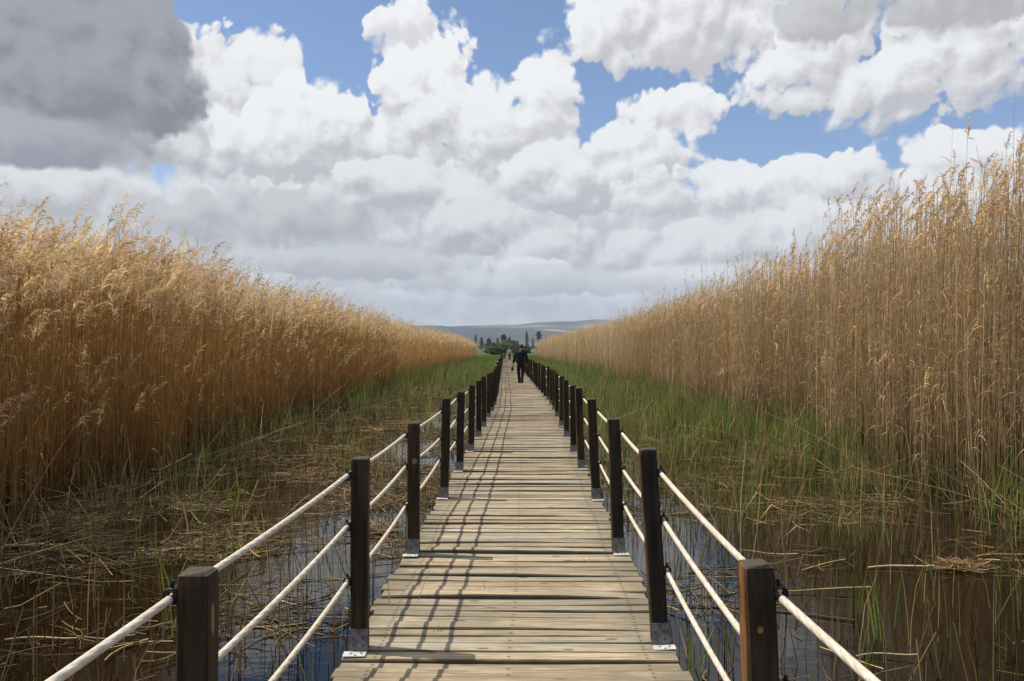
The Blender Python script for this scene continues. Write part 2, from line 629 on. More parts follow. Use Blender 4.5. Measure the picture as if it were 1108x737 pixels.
def hill_mat():
    m, t, b = material('distant_hillside')
    co = world_co(t)
    cell = t.new('ShaderNodeTexVoronoi', voronoi_dimensions='2D')
    t.put(cell.inputs['Vector'], t.vadd(t.vmul(co, (1, .55, 0)), t.vmul(t.noise(co, .0016, 4, .6, color=True), (700, 700, 0))))
    cell.inputs['Scale'].default_value = .0026
    cr = t.sep(cell.outputs['Color'])[0]
    n = t.noise(t.vmul(co, (1, 1, 0)), .0016, 6, .65)
    c = t.ramp(cr, [(.0, (.045, .05, .045)), (.35, (.10, .11, .06)), (.6, (.36, .31, .24)), (.85, (.04, .047, .04)), (1.0, (.27, .23, .18))])
    c = t.mix(t.smooth(n, .44, .56, 0, .8), c, (.038, .046, .040))
    t.put(b.inputs['Base Color'], c)
    b.inputs['Roughness'].default_value = 1.0
    b.inputs['Specular IOR Level'].default_value = 0.0
    return m


M_DECK = wood_deck_mat()
M_POST = post_mat()
M_ROPE = rope_mat()
M_STEEL = simple_mat('galvanised_steel', (.17, .165, .16), .6, .5, 22, .3, .45, .4)
M_STEEL_SUNLIT = simple_mat('sunlit_steel_plate', (.58, .57, .55), .55, .25, 40, .2, .1, .4)  # bracket steel made paler: sunlight on the upturned flange put into the colour
M_BOLT = simple_mat('dull_bolt_steel', (.10, .095, .09), .5, .3, 60, 0, .7, .5)
M_TIE = simple_mat('black_cable_tie', (.009, .009, .010), .45, .2, 40, 0, 0, .4)
M_BEAM = simple_mat('tarred_timber', (.035, .026, .018), .8, .5, 9, .5)
M_KNOT = simple_mat('bare_yellow_wood', (.24, .145, .045), .75, .45, 70, .3)
M_WATER = water_mat()
M_REED = plant_mat('dry_reed', .38, .55, .22)
M_GREEN = plant_mat('green_sedge', .40, .5, .25)
M_STRAW = plant_mat('fallen_straw', .12, .6, .25)
M_LEAF = plant_mat('tree_leaves', .25, .6, .1)
M_BARK = simple_mat('bark', (.09, .07, .05), .9, .3, 3, .4)

# ------------------------------------------------------------------ ground, water, hills, haze
def polar_sheet(name, r0, r1, nr, na, zf, mat, a0=0.0, a1=2 * PI, closed=True):
    bm = bmesh.new()
    rings = []
    for i in range(nr):
        r = r0 * (r1 / r0) ** (i / (nr - 1))
        row = []
        for j in range(na if closed else na + 1):
            a = a0 + (a1 - a0) * j / na
            x, y = r * math.sin(a), r * math.cos(a)
            row.append(bm.verts.new((x, y, zf(x, y))))
        rings.append(row)
    n = len(rings[0])
    for i in range(nr - 1):
        for j in range(n if closed else n - 1):
            k = (j + 1) % n
            bm.faces.new((rings[i][j], rings[i][k], rings[i + 1][k], rings[i + 1][j]))
    if closed:
        bm.faces.new(list(reversed(rings[0])))
    bmesh.ops.recalc_face_normals(bm, faces=bm.faces)
    return bm_mesh(name, bm, True)


def ground_z(x, y):
    r = math.hypot(x, y)
    t = min(max((r - 128) / 44, 0), 1)
    return -0.7 + 1.05 * t * t * (3 - 2 * t) + (0.0 if r < 300 else min((r - 300) * .0006, 3))


tag(link('ground', polar_sheet('ground', 4, 6700, 46, 72, ground_z, None), ground_mat()), kind='structure')

wm = bmesh.new()
bmesh.ops.create_circle(wm, cap_ends=True, radius=205, segments=64)
tag(link('water', bm_mesh('water', wm), M_WATER), kind='structure')


def ridge(x):
    """ridge height in metres over the plain, 5.4 km out"""
    h = np.interp(x + 120 * math.sin(x / 240.0), [-6000, -3000, -1500, -883, -633, -257, 0, 250, 800, 2000, 3500, 6000], [230, 215, 172, 158, 147, 163, 170, 184, 196, 176, 210, 190])
    return float(h) + 2.2 * math.sin(x / 61.0) + 1.5 * math.sin(x / 33.0 + 1)


def hill_z(x, y):
    r = math.hypot(x, y); a = math.atan2(x, y)
    xs = a * 5400
    t = (r - 2300) / (5400 - 2300)
    h = ridge(xs)
    if t <= 1:
        t = max(t, 0)
        s = t * t * (3 - 2 * t)
        z = 2 + (h - 2) * (0.35 * t + 0.65 * s)
        z += 22 * math.sin(xs / 260 + t * 5) * t * (1 - t) * 2 + 9 * math.sin(xs / 120 - t * 9) * t * (1 - t) * 2
    else:
        z = h - (r - 5400) * .12
    return z


hm = polar_sheet('hills', 2300, 6300, 40, 260, hill_z, None, R_(-62), R_(62), False)
tag(link('hills', hm, hill_mat()), kind='structure')

hz_m = bpy.data.materials.new('haze_air'); hz_m.use_nodes = True
hz_t = NT(hz_m.node_tree); hz_m.node_tree.nodes.clear()
hz_o = hz_t.new('ShaderNodeOutputMaterial')
hz_v = hz_t.new('ShaderNodeVolumePrincipled')
hz_v.inputs['Color'].default_value = (.68, .81, 1.0, 1)
hz_v.inputs['Density'].default_value = HAZE_D = 0.000145
hz_v.inputs['Anisotropy'].default_value = 0.0
hz_t.l.new(hz_v.outputs[0], hz_o.inputs['Volume'])
hb = bmesh.new()
add_box(hb, (0, 0, 190), (13800, 13800, 390))
tag(link('haze', bm_mesh('haze', hb), hz_m), kind='stuff')

# ------------------------------------------------------------------ boardwalk
def boardwalk():
    root = tag(empty('boardwalk_path', (0, 0, DECK_Z)), 'weathered grey plank boardwalk running straight over the marsh', kind='structure')
    V, Q, A, T, RV = [], [], [], [], []
    y = -3.0; i = 0; n = 0
    prof = [(-.5, -1), (-.5, -.22), (-.455, 0), (.455, 0), (.5, -.22), (.5, -1)]      # v (of width), w (of thickness)
    us = np.linspace(-1, 1, 7)
    while y < 150:
        far = max(0, (y - 30) / 60)
        w = random.uniform(.084, .122)
        gap = random.uniform(.008, .014) if random.random() > .14 else random.uniform(.015, .026)
        half = .838 + random.uniform(-.022, .022)
        sh = random.gauss(0, .008)
        yaw = random.gauss(0, .0055) ; cup = random.gauss(0, .005); zoff = random.gauss(0, .0055); tilt = random.gauss(0, .004)
        bow = random.gauss(0, .004)
        th = .038
        tc = random.gauss(1.19, .17)
        warm = random.gauss(0, .04)
        if random.random() < .10: tc *= .74
        if random.random() < .08: tc *= 1.16
        col = (tc * (1.0 + warm), tc * .985, tc * (1.03 - 1.2 * warm))
        yc = y + w / 2
        cx = float(deck_x(yc))
        slope = float((deck_x(yc + .5) - deck_x(yc - .5)))
        for u in us:
            x = u * half + sh
            for (pv, pw) in prof:
                yy = yc + pv * w + yaw * x * 1.0 - slope * x + bow * (1 - u * u)
                zz = pw * th + zoff + cup * (1 - u * u) + tilt * u + (random.gauss(0, .0008) if pw > -.5 else 0)
                V.append((cx + x, yy, zz)); A.append((x, pv * w, i)); T.append(col); RV.append(pv * 2)
        L = len(prof)
        for a in range(len(us) - 1):
            for b in range(L - 1):
                p = n + a * L + b
                Q.append((p, p + L, p + L + 1, p + 1))
            p = n + a * L
            Q.append((p + L - 1, p + 2 * L - 1, p + L, p))
        Q.append(tuple(n + k for k in range(L)))
        Q.append(tuple(n + (len(us) - 1) * L + k for k in reversed(range(L))))
        n += len(us) * L
        y += w + gap; i += 1
    me = bpy.data.meshes.new('deck')
    me.from_pydata(V, [], Q); me.update()
    ca = me.color_attributes.new('tint', 'FLOAT_COLOR', 'POINT')
    ca.data.foreach_set('color', np.array([(*c, 1) for c in T], np.float32).ravel())
    at_ = me.attributes.new('plank', 'FLOAT_VECTOR', 'POINT')
    at_.data.foreach_set('vector', np.array(A, np.float32).ravel())
    ra = me.attributes.new('plank_side', 'FLOAT', 'POINT')
    ra.data.foreach_set('value', np.array(RV, np.float32))
    link('deck', me, M_DECK, root)
    for off in (-.66, 0.0, .66):
        bm = bmesh.new()
        ys = [-3.0, 6, 12, 19, 22, 26, 40, 70, 110, 150]
        rows = []
        for yy in ys:
            cx = float(deck_x(yy)) + off
            rows.append([bm.verts.new((cx + sx * .04, yy, z)) for sx, z in ((-1, -.045), (1, -.045), (1, -.20), (-1, -.20))])
        for a, b in zip(rows, rows[1:]):
            for k in range(4):
                bm.faces.new((a[k], a[(k + 1) % 4], b[(k + 1) % 4], b[k]))
        bm.faces.new(rows[0][::-1]); bm.faces.new(rows[-1])
        bmesh.ops.recalc_face_normals(bm, faces=bm.faces)
        link('joist', bm_mesh('joist', bm), M_BEAM, root)
    pm = None
    for k in range(14):
        yy = 0.2 + 1.93 * 2 * k
        for off in (-.60, .60):
            if pm is None:
                bm = bmesh.new(); add_cyl(bm, (0, 0, -.62), .075, .84, 12); pm = bm_mesh('pile', bm, False)
            link('pile', pm, M_BEAM, root, (float(deck_x(yy)) + off, yy, 0))
    return root


boardwalk()

# ------------------------------------------------------------------ railing posts and ropes
POST_W = .088
ROPE_H = (.905, .640, .370)


def post_timber_mesh(h, seed):
    bm = bmesh.new()
    w = POST_W / 2
    rnd = random.Random(seed)
    zs = [0, .12, .3, .5, .7, h - .03, h - .006, h]
    ins = [0, 0, 0, 0, 0, 0, .002, .009]
    rows = []
    for z, q in zip(zs, ins):
        ring = []
        c = .007
        r = w - q
        pts = [(-r + c, -r), (r - c, -r), (r, -r + c), (r, r - c), (r - c, r), (-r + c, r), (-r, r - c), (-r, -r + c)]
        jx, jy = rnd.gauss(0, .0012), rnd.gauss(0, .0012)
        for (x, y) in pts:
            ring.append(bm.verts.new((x + jx, y + jy, z + (rnd.gauss(0, .0015) if z == h else 0))))
        rows.append(ring)
    for a, b in zip(rows, rows[1:]):
        for k in range(8):
            bm.faces.new((a[k], a[(k + 1) % 8], b[(k + 1) % 8], b[k]))
    bm.faces.new(rows[0][::-1]); bm.faces.new(rows[-1])
    return bm_mesh('timber', bm)


def bracket_mesh(s):
    """folded steel shoe: a plate on the post's near face and a flange on the deck, s = outer side"""
    bm = bmesh.new()
    w = POST_W / 2
    add_box(bm, (0, -w - .0035, .060), (POST_W + .006, .005, .116), .0012)
    add_box(bm, (s * (w + .0035), 0, .060), (.005, POST_W, .116), .0012)
    return bm_mesh('bracket', bm)


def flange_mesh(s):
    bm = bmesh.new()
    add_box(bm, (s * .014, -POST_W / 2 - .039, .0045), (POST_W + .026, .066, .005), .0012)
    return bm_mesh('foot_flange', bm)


def bolt_mesh():
    bm = bmesh.new()
    add_cyl(bm, (0, -.002, 0), .0065, .005, 6, 'Y')
    return bm_mesh('bolt', bm)


def hole_mesh():
    bm = bmesh.new()
    add_cyl(bm, (0, 0, .001), .0062, .003, 10)
    return bm_mesh('bolt', bm)


def tie_mesh(s):
    """black lashing that holds the rope to the post's outer face"""
    bm = bmesh.new()
    w = POST_W / 2
    for dy in (-.012, .012):
        r = .0165
        n, k = 14, 6
        rows = []
        for a in range(n):
            th = 2 * PI * a / n
            rows.append([bm.verts.new((s * (w + .016) + math.cos(th) * (r + .005 * math.cos(2 * PI * b / k)),
                                       dy - .030 + .006 * math.sin(2 * PI * b / k), math.sin(th) * (r + .005 * math.cos(2 * PI * b / k)))) for b in range(k)])
        for a in range(n):
            for b in range(k):
                bm.faces.new((rows[a][b], rows[a][(b + 1) % k], rows[(a + 1) % n][(b + 1) % k], rows[(a + 1) % n][b]))
    add_box(bm, (s * (w + .004), -.030, .0), (.010, .034, .046), .003)
    add_cyl(bm, (s * (w + .020), -.026, .026), .006, .022, 8)
    bmesh.ops.recalc_face_normals(bm, faces=bm.faces)
    return bm_mesh('rope_tie', bm, False)


def knot_mesh(r):
    bm = bmesh.new()
    d = bmesh.ops.create_circle(bm, cap_ends=True, radius=r, segments=14)
    for v in d['verts']:
        v.co.z *= 1; v.co.x *= random.uniform(.85, 1.1); v.co.y *= random.uniform(.95, 1.3)
    bmesh.ops.rotate(bm, cent=(0, 0, 0), matrix=Matrix.Rotation(PI / 2, 3, 'X'), verts=d['verts'])
    r2 = bmesh.ops.extrude_face_region(bm, geom=list(bm.faces))
    bmesh.ops.translate(bm, vec=(0, -.002, 0), verts=[g for g in r2['geom'] if isinstance(g, bmesh.types.BMVert)])
    bmesh.ops.recalc_face_normals(bm, faces=bm.faces)
    return bm_mesh('knot', bm)


BR = {s: bracket_mesh(s) for s in (-1, 1)}
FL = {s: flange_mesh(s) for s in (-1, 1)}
TI = {s: tie_mesh(s) for s in (-1, 1)}
BO, HO = bolt_mesh(), hole_mesh()

# depth, side offset, height and lean (x per metre) of the nearest posts as seen in the photograph
MEAS = {
    -1: {0: (2.20, -.917, .93, 0.0), 1: (4.10, -.865, .985, .004), 2: (6.02, -.862, .985, .0), 3: (8.26, -.868, 1.03, .026), 4: (10.08, -.860, 1.0, .016),
         5: (11.96, -.852, 1.0, .02), 6: (13.87, -.850, .99, .0), 7: (15.6, -.852, 1.0, -.01), 8: (17.7, -.868, 1.0, .01), 9: (19.5, -.864, .98, .0)},
    1: {0: (2.34, .702, .925, -.045), 1: (4.22, .694, 1.02, -.062), 2: (6.08, .686, 1.015, -.035), 3: (8.22, .70, 1.03, -.045), 4: (10.3, .69, 1.04, -.035),
        5: (11.85, .675, 1.0, -.005), 6: (13.9, .675, 1.0, -.012), 7: (15.8, .665, 1.0, .01), 8: (18.0, .655, .99, -.01), 9: (20.0, .66, 1.0, .0)},
}
LAB = {
    (-1, 0): 'short-looking dark post at the lower left with a pale oval scar on its side',
    (-1, 1): 'dark full-height post at the left deck edge whose shadow lies nearest across the planks',
    (-1, 2): 'dark left railing post with a round yellow knot halfway up its face',
    (1, 0): 'dark post nearest the camera on the right with an orange worn edge and small knot',
    (1, 1): 'tall dark post leaning inward on the right, steel foot plate in full view',
    (1, 2): 'slightly leaning right railing post with rusty brown worn side, behind the tall leaning one',
}
ORD = ['first', 'second', 'third', 'fourth', 'fifth', 'sixth', 'seventh', 'eighth', 'ninth', 'tenth']
ROPE_PTS = {(s, k): [] for s in (-1, 1) for k in range(3)}
random.seed(21)
for s in (-1, 1):
    side = 'left' if s < 0 else 'right'
    for i in range(-1, 60):
        if i in MEAS[s]:
            y, x, h, lean = MEAS[s][i]
        else:
            y = (.28 if s < 0 else .35) if i < 0 else (MEAS[s][9][0] + 1.95 * (i - 9) + random.gauss(0, .05))
            x = float(deck_x(y)) + s * .775 + random.gauss(0, .008)
            if i < 0: x = -.93 if s < 0 else .70
            h = random.gauss(.995, .02); lean = random.gauss(0, .014)
        root = empty('railing_post', (x, y, DECK_Z + .003), (random.gauss(0, .006), math.atan(lean), random.gauss(0, .03)))
        if (s, i) in LAB: lab = LAB[(s, i)]
        elif i < 0: lab = f'dark railing post beside the camera, first of the {side} railing'
        elif i <= 9: lab = f'{ORD[i]} dark post of the {side} rope railing, counting from the camera'
        else: lab = f'thin dark post in the far, tightly spaced stretch of the {side} rope railing'
        tag(root, lab, 'post', f'posts of the {side} rope railing' if i <= 9 else f'far posts of the {side} rope railing')
        link('timber', post_timber_mesh(h, i * 7 + s), M_POST, root)
        hs = [r * (h / 1.0) if i > 9 else r for r in ROPE_H]
        if i == 0: hs = [.865, .585, .315] if s < 0 else [.835, .575, .31]
        elif i < 0: hs = [.88, .62, .35]
        elif i <= 9: hs = [r + random.gauss(0, .010) for r in ROPE_H]
        for k in range(3):
            wx = x + lean * hs[k] + s * (POST_W / 2 + .016)
            ROPE_PTS[(s, k)].append((wx, y - .025, DECK_Z + hs[k]))
        if i <= 11:
            b = link('bracket', BR[s], M_STEEL, root)
            link('foot_flange', FL[s], M_STEEL_SUNLIT, b)
            if i <= 4:
                for (bx, bz) in ((-.024, .035), (.024, .035), (-.024, .070), (.024, .070), (0.0, .10)):
                    link('bolt', BO, M_BOLT, b, (bx, -POST_W / 2 - .006, bz))
                for (bx, by) in ((-.02, -.06), (.03, -.06), (.005, -.085)):
                    link('bolt', HO, M_BOLT, b, (s * .012 + bx, by - .02, .006))
            for k in range(3):
                link('rope_tie', TI[s], M_TIE, root, (0, 0, hs[k]), (0, random.gauss(0, .12), 0))
        if (s, i) == (-1, 2): link('knot', knot_mesh(.021), M_KNOT, root, (.012, -POST_W / 2 + .0005, .70))
        if (s, i) == (1, 0): link('knot', knot_mesh(.009), M_KNOT, root, (-.006, -POST_W / 2 + .0005, .745))
        if (s, i) == (-1, 0):
            kn = link('knot', knot_mesh(.016), M_KNOT, root, (POST_W / 2 - .0005, -.008, .80), (0, 0, PI / 2))
            kn.scale = (.8, 1, 2.6)
        if (s, i) == (-1, 1): pass


def rope_mesh(pts, r, near_sag):
    P = []
    for a, b in zip(pts, pts[1:]):
        n = 8 if a[1] < 24 else 2
        for k in range(n):
            f = k / n
            sag = near_sag * 4 * f * (1 - f)
            P.append((a[0] + (b[0] - a[0]) * f, a[1] + (b[1] - a[1]) * f, a[2] + (b[2] - a[2]) * f - sag))
    P.append(pts[-1])
    P = np.array(P); K = len(P); S = 10
    t = np.gradient(P, axis=0); t /= np.linalg.norm(t, axis=1, keepdims=True)
    e1 = np.cross(t, np.array([0, 0, 1.0])); e1 /= np.linalg.norm(e1, axis=1, keepdims=True)
    e2 = np.cross(e1, t)
    th = np.arange(S) * 2 * PI / S
    V = P[:, None] + r * (np.cos(th)[None, :, None] * e1[:, None] + np.sin(th)[None, :, None] * e2[:, None])
    idx = np.arange(K * S).reshape(K, S); nx = np.roll(idx, -1, 1)
    Q = np.stack([idx[:-1], idx[1:], nx[1:], nx[:-1]], -1).reshape(-1, 4)
    me = bpy.data.meshes.new('rope')
    me.from_pydata(V.reshape(-1, 3).tolist(), [], Q.tolist() + [list(range(S)), list(range(K * S - 1, K * S - S - 1, -1))])
    for p in me.polygons: p.use_smooth = True
    me.update()
    d = np.concatenate([[0], np.cumsum(np.linalg.norm(np.diff(P, axis=0), axis=1))])
    uv = np.zeros((K, S, 3), np.float32); uv[:, :, 0] = d[:, None]; uv[:, :, 1] = (np.arange(S) / S)[None]
    a = me.attributes.new('rope_uv', 'FLOAT_VECTOR', 'POINT'); a.data.foreach_set('vector', uv.ravel())
    return me


for s in (-1, 1):
    for k, nm in enumerate(('topmost', 'middle', 'lowest')):
        o = link('guard_rope', rope_mesh(ROPE_PTS[(s, k)], .0118, .012 + .006 * k), M_ROPE)
        tag(o, f'{nm} of the three pale ropes lashed along the {"left" if s < 0 else "right"} railing posts', 'rope',
            f'ropes of the {"left" if s < 0 else "right"} railing')

# ------------------------------------------------------------------ reed beds
def nz(x, y, f, p=0.0):
    """cheap smooth noise, about -1..1"""
    return (np.sin(x * f * 1.3 + y * f * .7 + p) + np.sin(-x * f * .8 + y * f * 1.9 + 1.7 * p + 2) + np.sin(x * f * 2.9 - y * f * 1.1 + .6 * p)) / 3


def left_edge(y):
    return np.interp(y, [-8, 3, 8.3, 13.7, 20, 35, 60, 100, 132, 150], [-5.2, -5.2, -5.5, -5.8, -6.05, -6.5, -7.05, -7.9, -8.5, -8.9]) + .45 * nz(np.asarray(y) * 1.0, 0, 1.3)


def right_edge(y):
    return np.interp(y, [-8, 3, 9.7, 13.7, 19, 35, 51, 80, 112, 150], [6.3, 6.3, 5.95, 5.3, 5.1, 4.95, 4.7, 3.7, 2.4, 1.4]) + .50 * nz(np.asarray(y) * 1.0, 9, 1.4)


def grow_reeds(mass, x, y, H, lod, pal, wind, leafy, plume_p, drop):
    N = len(x)
    if N == 0: return
    base = np.stack([x, y, np.full(N, -.05)], 1)
    lean = RNG.normal(0, .035, (N, 2))
    wild = RNG.random(N) < .085
    lean[wild] *= 4.5
    lean[:, 0] += wind[0] * .012
    K = (6, 4, 3)[lod]
    u = np.linspace(0, 1, K)
    bend = np.abs(RNG.normal(.03, .035, N))
    P = np.zeros((N, K, 3))
    for k in range(K):
        P[:, k, 0] = base[:, 0] + H * (lean[:, 0] * u[k] + bend * wind[0] * u[k] ** 3)
        P[:, k, 1] = base[:, 1] + H * (lean[:, 1] * u[k] + bend * wind[1] * u[k] ** 3)
        P[:, k, 2] = base[:, 2] + (H + .05) * u[k] * (1 - .06 * bend * u[k])
    stem0, stem1, leafc, plm = [np.array(c) for c in pal]
    hv = RNG.normal(1, .20, N).clip(.5, 1.6)[:, None]
    patch = (1 + .14 * nz(x, y, .55))[:, None]
    warm = RNG.normal(0, .07, (N, 1))
    hue = np.concatenate([1 + warm, np.ones((N, 1)), 1 - warm], 1)
    c0 = stem0 * hv * hue * patch; c1 = stem1 * hv * hue * patch
    uu = u[None, :, None]
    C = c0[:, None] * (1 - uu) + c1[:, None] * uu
    C = C * np.interp(u, [0, .02, .24], [.34, .40, 1.0])[None, :, None]        # wet stain and shade at the stem feet, painted into the tint
    r0 = (.0050, .0058, .010)[lod]
    if lod < 2:
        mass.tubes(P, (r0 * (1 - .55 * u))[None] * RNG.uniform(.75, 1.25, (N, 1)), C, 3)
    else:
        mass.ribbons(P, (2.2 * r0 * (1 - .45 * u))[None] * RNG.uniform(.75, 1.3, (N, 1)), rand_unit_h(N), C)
    tip = P[:, -1]
    # dry leaves hanging from the stem
    nl = leafy[lod]
    if nl:
        reps = RNG.poisson(nl, N)
        idx = np.repeat(np.arange(N), reps); n = len(idx)
        if n:
            f = RNG.uniform(.12, .97, n) ** .8
            k = np.minimum((f * (K - 1)).astype(int), K - 2); g = f * (K - 1) - k
            S = P[idx, k] * (1 - g)[:, None] + P[idx, k + 1] * g[:, None]
            L = RNG.uniform(.16, .42, n)
            d = rand_unit_h(n); d[:, 0] += wind[0] * .6; d /= np.linalg.norm(d, axis=1, keepdims=True)
            KL = 4 if lod == 0 else 3
            v = np.linspace(0, 1, KL)
            rise = RNG.uniform(.2, 1.1, n); fall = RNG.uniform(.4, 1.7, n)
            LP = S[:, None] + d[:, None] * (L[:, None] * v[None] * .75)[..., None]
            LP[..., 2] += L[:, None] * (rise[:, None] * v[None] - fall[:, None] * v[None] ** 2)
            side = np.cross(d, np.array([0, 0, 1.0])) + RNG.normal(0, .5, (n, 3))
            side /= np.linalg.norm(side, axis=1, keepdims=True)
            wl = RNG.uniform(.006, .014, n) * (1, 1.15, 1.9)[lod]
            prof = np.interp(v, [0, .3, 1], [.6, 1, .08])
            lc = leafc * RNG.normal(1, .22, (n, 1)).clip(.45, 1.7) * patch[idx]
            mass.ribbons(LP, wl[:, None] * prof[None], side, lc)
    # feathery seed heads, swept by the wind
    has = np.nonzero(RNG.random(N) < plume_p)[0]
    if len(has):
        M = (34, 14, 6)[lod]
        n = len(has)
        ln = RNG.uniform(.22, .40, n) * drop[1]
        dr = RNG.uniform(.25, 1.15, n) * drop[0]
        ax = np.stack([wind[0] + RNG.normal(0, .45, n), wind[1] + RNG.normal(0, .45, n), np.zeros(n)], 1)
        ax /= np.linalg.norm(ax, axis=1, keepdims=True)
        pc = plm * RNG.normal(1, .20, (n, 1)).clip(.5, 1.5) * np.concatenate([np.ones((n, 1)), 1 + RNG.normal(0, .05, (n, 1)), 1 + RNG.normal(0, .12, (n, 1))], 1)
        idx = np.repeat(np.arange(n), M); m = len(idx)
        t = np.tile((np.arange(M) + .5) / M, n) + RNG.normal(0, .03, m)
        t = t.clip(0, 1)
        def axis(tt, ii):
            q = ax[ii] * (ln[ii] * dr[ii] * tt ** 1.5)[:, None]
            q[:, 2] = ln[ii] * tt * (1 - .55 * dr[ii] * tt)
            return tip[has][ii] + q - np.array([0, 0, .06])
        S = axis(t, idx)
        dirn = axis((t + .12), idx) - S
        dirn /= np.linalg.norm(dirn, axis=1, keepdims=True) + 1e-9
        dirn = dirn * .9 + RNG.normal(0, .42, (m, 3)) + ax[idx] * (.35 * dr[idx])[:, None]
        dirn /= np.linalg.norm(dirn, axis=1, keepdims=True)
        sl = ln[idx] * RNG.uniform(.22, .42, m) * (1.15 - .8 * t)
        v = np.array([0, .55, 1.0])
        SP = S[:, None] + dirn[:, None] * (sl[:, None] * v[None])[..., None]
        SP[..., 2] -= (sl[:, None] * v[None] ** 2) * .35
        side = np.cross(dirn, RNG.normal(size=(m, 3))); side /= np.linalg.norm(side, axis=1, keepdims=True) + 1e-9
        wd = RNG.uniform(.007, .014, m) * (1, 1.6, 2.9)[lod]
        pr = np.array([.55, 1.0, .25])
        mass.ribbons(SP, wd[:, None] * pr[None], side, pc[idx] * RNG.normal(1, .15, (m, 1)).clip(.6, 1.4))


def reed_bed(name, label, sgn, edge, H0, zones, pal, wind, leafy, plume_p, drop):
    mass = Mass()
    for (ya, yb, d0, d1, dens, lod) in zones:
        n = int((yb - ya) * (d1 - d0) * dens)
        y = RNG.uniform(ya, yb, n)
        dep = RNG.uniform(d0, d1, n)
        # ragged front: fewer stems right at the edge
        keep = RNG.random(n) < np.clip(.35 + dep * 1.1 + .4 * nz(y, dep, 2.3), .15, 1)
        y, dep = y[keep], dep[keep]
        x = edge(y) + sgn * dep + RNG.normal(0, .05, len(y))
        H = H0(y) * (1 + .065 * nz(x, y, .8) + .05 * nz(x, y, 2.2, 3)) + RNG.normal(0, .27, len(y))
        tall = RNG.random(len(y)) < .03
        H = np.where(tall, H + RNG.uniform(.15, .55, len(y)), H)
        H *= np.clip(.80 + dep * .22, .6, 1.0)
        short = RNG.random(len(y)) < .17
        H = np.where(short, H * RNG.uniform(.35, .9, len(y)), H)
        grow_reeds(mass, x, y, H, lod, pal, wind, leafy, plume_p, drop)
    o = link(name, mass.mesh(name), M_REED)
    return tag(o, label, 'reeds', kind='stuff')


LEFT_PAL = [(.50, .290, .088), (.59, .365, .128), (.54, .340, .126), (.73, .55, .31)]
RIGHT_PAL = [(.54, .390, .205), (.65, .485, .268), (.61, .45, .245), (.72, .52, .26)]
ZL = [(1.5, 17, 0, 4.0, 95, 0), (1.5, 17, 4.0, 11, 22, 1), (17, 42, 0, 4.0, 60, 1), (17, 42, 4, 12, 20, 2), (42, 134, 0, 3.5, 34, 2), (42, 134, 3.5, 16, 7, 2)]
ZR = [(2.5, 18, 0, 4.0, 92, 0), (2.5, 18, 4.0, 10, 22, 1), (18, 44, 0, 4.0, 60, 1), (18, 44, 4, 12, 20, 2), (44, 150, 0, 3.5, 34, 2), (44, 150, 3.5, 14, 7, 2)]
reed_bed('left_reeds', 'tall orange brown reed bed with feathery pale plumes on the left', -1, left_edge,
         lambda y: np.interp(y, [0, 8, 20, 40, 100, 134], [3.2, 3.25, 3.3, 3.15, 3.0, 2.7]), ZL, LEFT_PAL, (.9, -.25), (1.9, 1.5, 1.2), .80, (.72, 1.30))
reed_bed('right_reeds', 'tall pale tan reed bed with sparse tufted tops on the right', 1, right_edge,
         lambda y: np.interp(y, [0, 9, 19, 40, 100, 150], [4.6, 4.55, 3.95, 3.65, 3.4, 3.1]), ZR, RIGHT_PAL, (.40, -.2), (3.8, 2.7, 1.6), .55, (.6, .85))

# ------------------------------------------------------------------ green growth in front of the beds
def blades(mass, x, y, h, w, cols, K=4, lean=.12, arch=.35):
    n = len(x)
    d = rand_unit_h(n)
    u = np.linspace(0, 1, K)
    ln = np.abs(RNG.normal(0, lean, n)); ar = np.abs(RNG.normal(0, arch, n))
    P = np.zeros((n, K, 3))
    off = h[:, None] * (ln[:, None] * u[None] + ar[:, None] * u[None] ** 3 * .6)
    P[..., 0] = x[:, None] + d[:, 0:1] * off
    P[..., 1] = y[:, None] + d[:, 1:2] * off
    P[..., 2] = -.04 + (h[:, None] + .04) * (u[None] - .25 * ar[:, None] * u[None] ** 3)
    a = RNG.uniform(0, 2 * PI, n)
    side = np.stack([np.cos(a), np.sin(a), np.zeros(n)], 1)
    prof = np.interp(u, [0, .45, 1], [.7, 1, .05])
    mass.ribbons(P, w[:, None] * prof[None], side, cols)


def green_cols(n, brown=.15):
    g = np.array([.165, .245, .042]) * RNG.normal(1, .32, (n, 1)).clip(.35, 2.0)
    g[:, 0] *= RNG.normal(1, .18, n).clip(.6, 1.6)
    b = np.array([.42, .31, .14]) * RNG.normal(1, .25, (n, 1)).clip(.4, 1.7)
    return np.where(RNG.random((n, 1)) < brown, b, g)


def scatter_between(n, ya, yb, fa, fb, power=1.0):
    y = ya + (yb - ya) * RNG.random(n) ** power
    a, b = fa(y), fb(y)
    return a + (b - a) * RNG.random(n), y


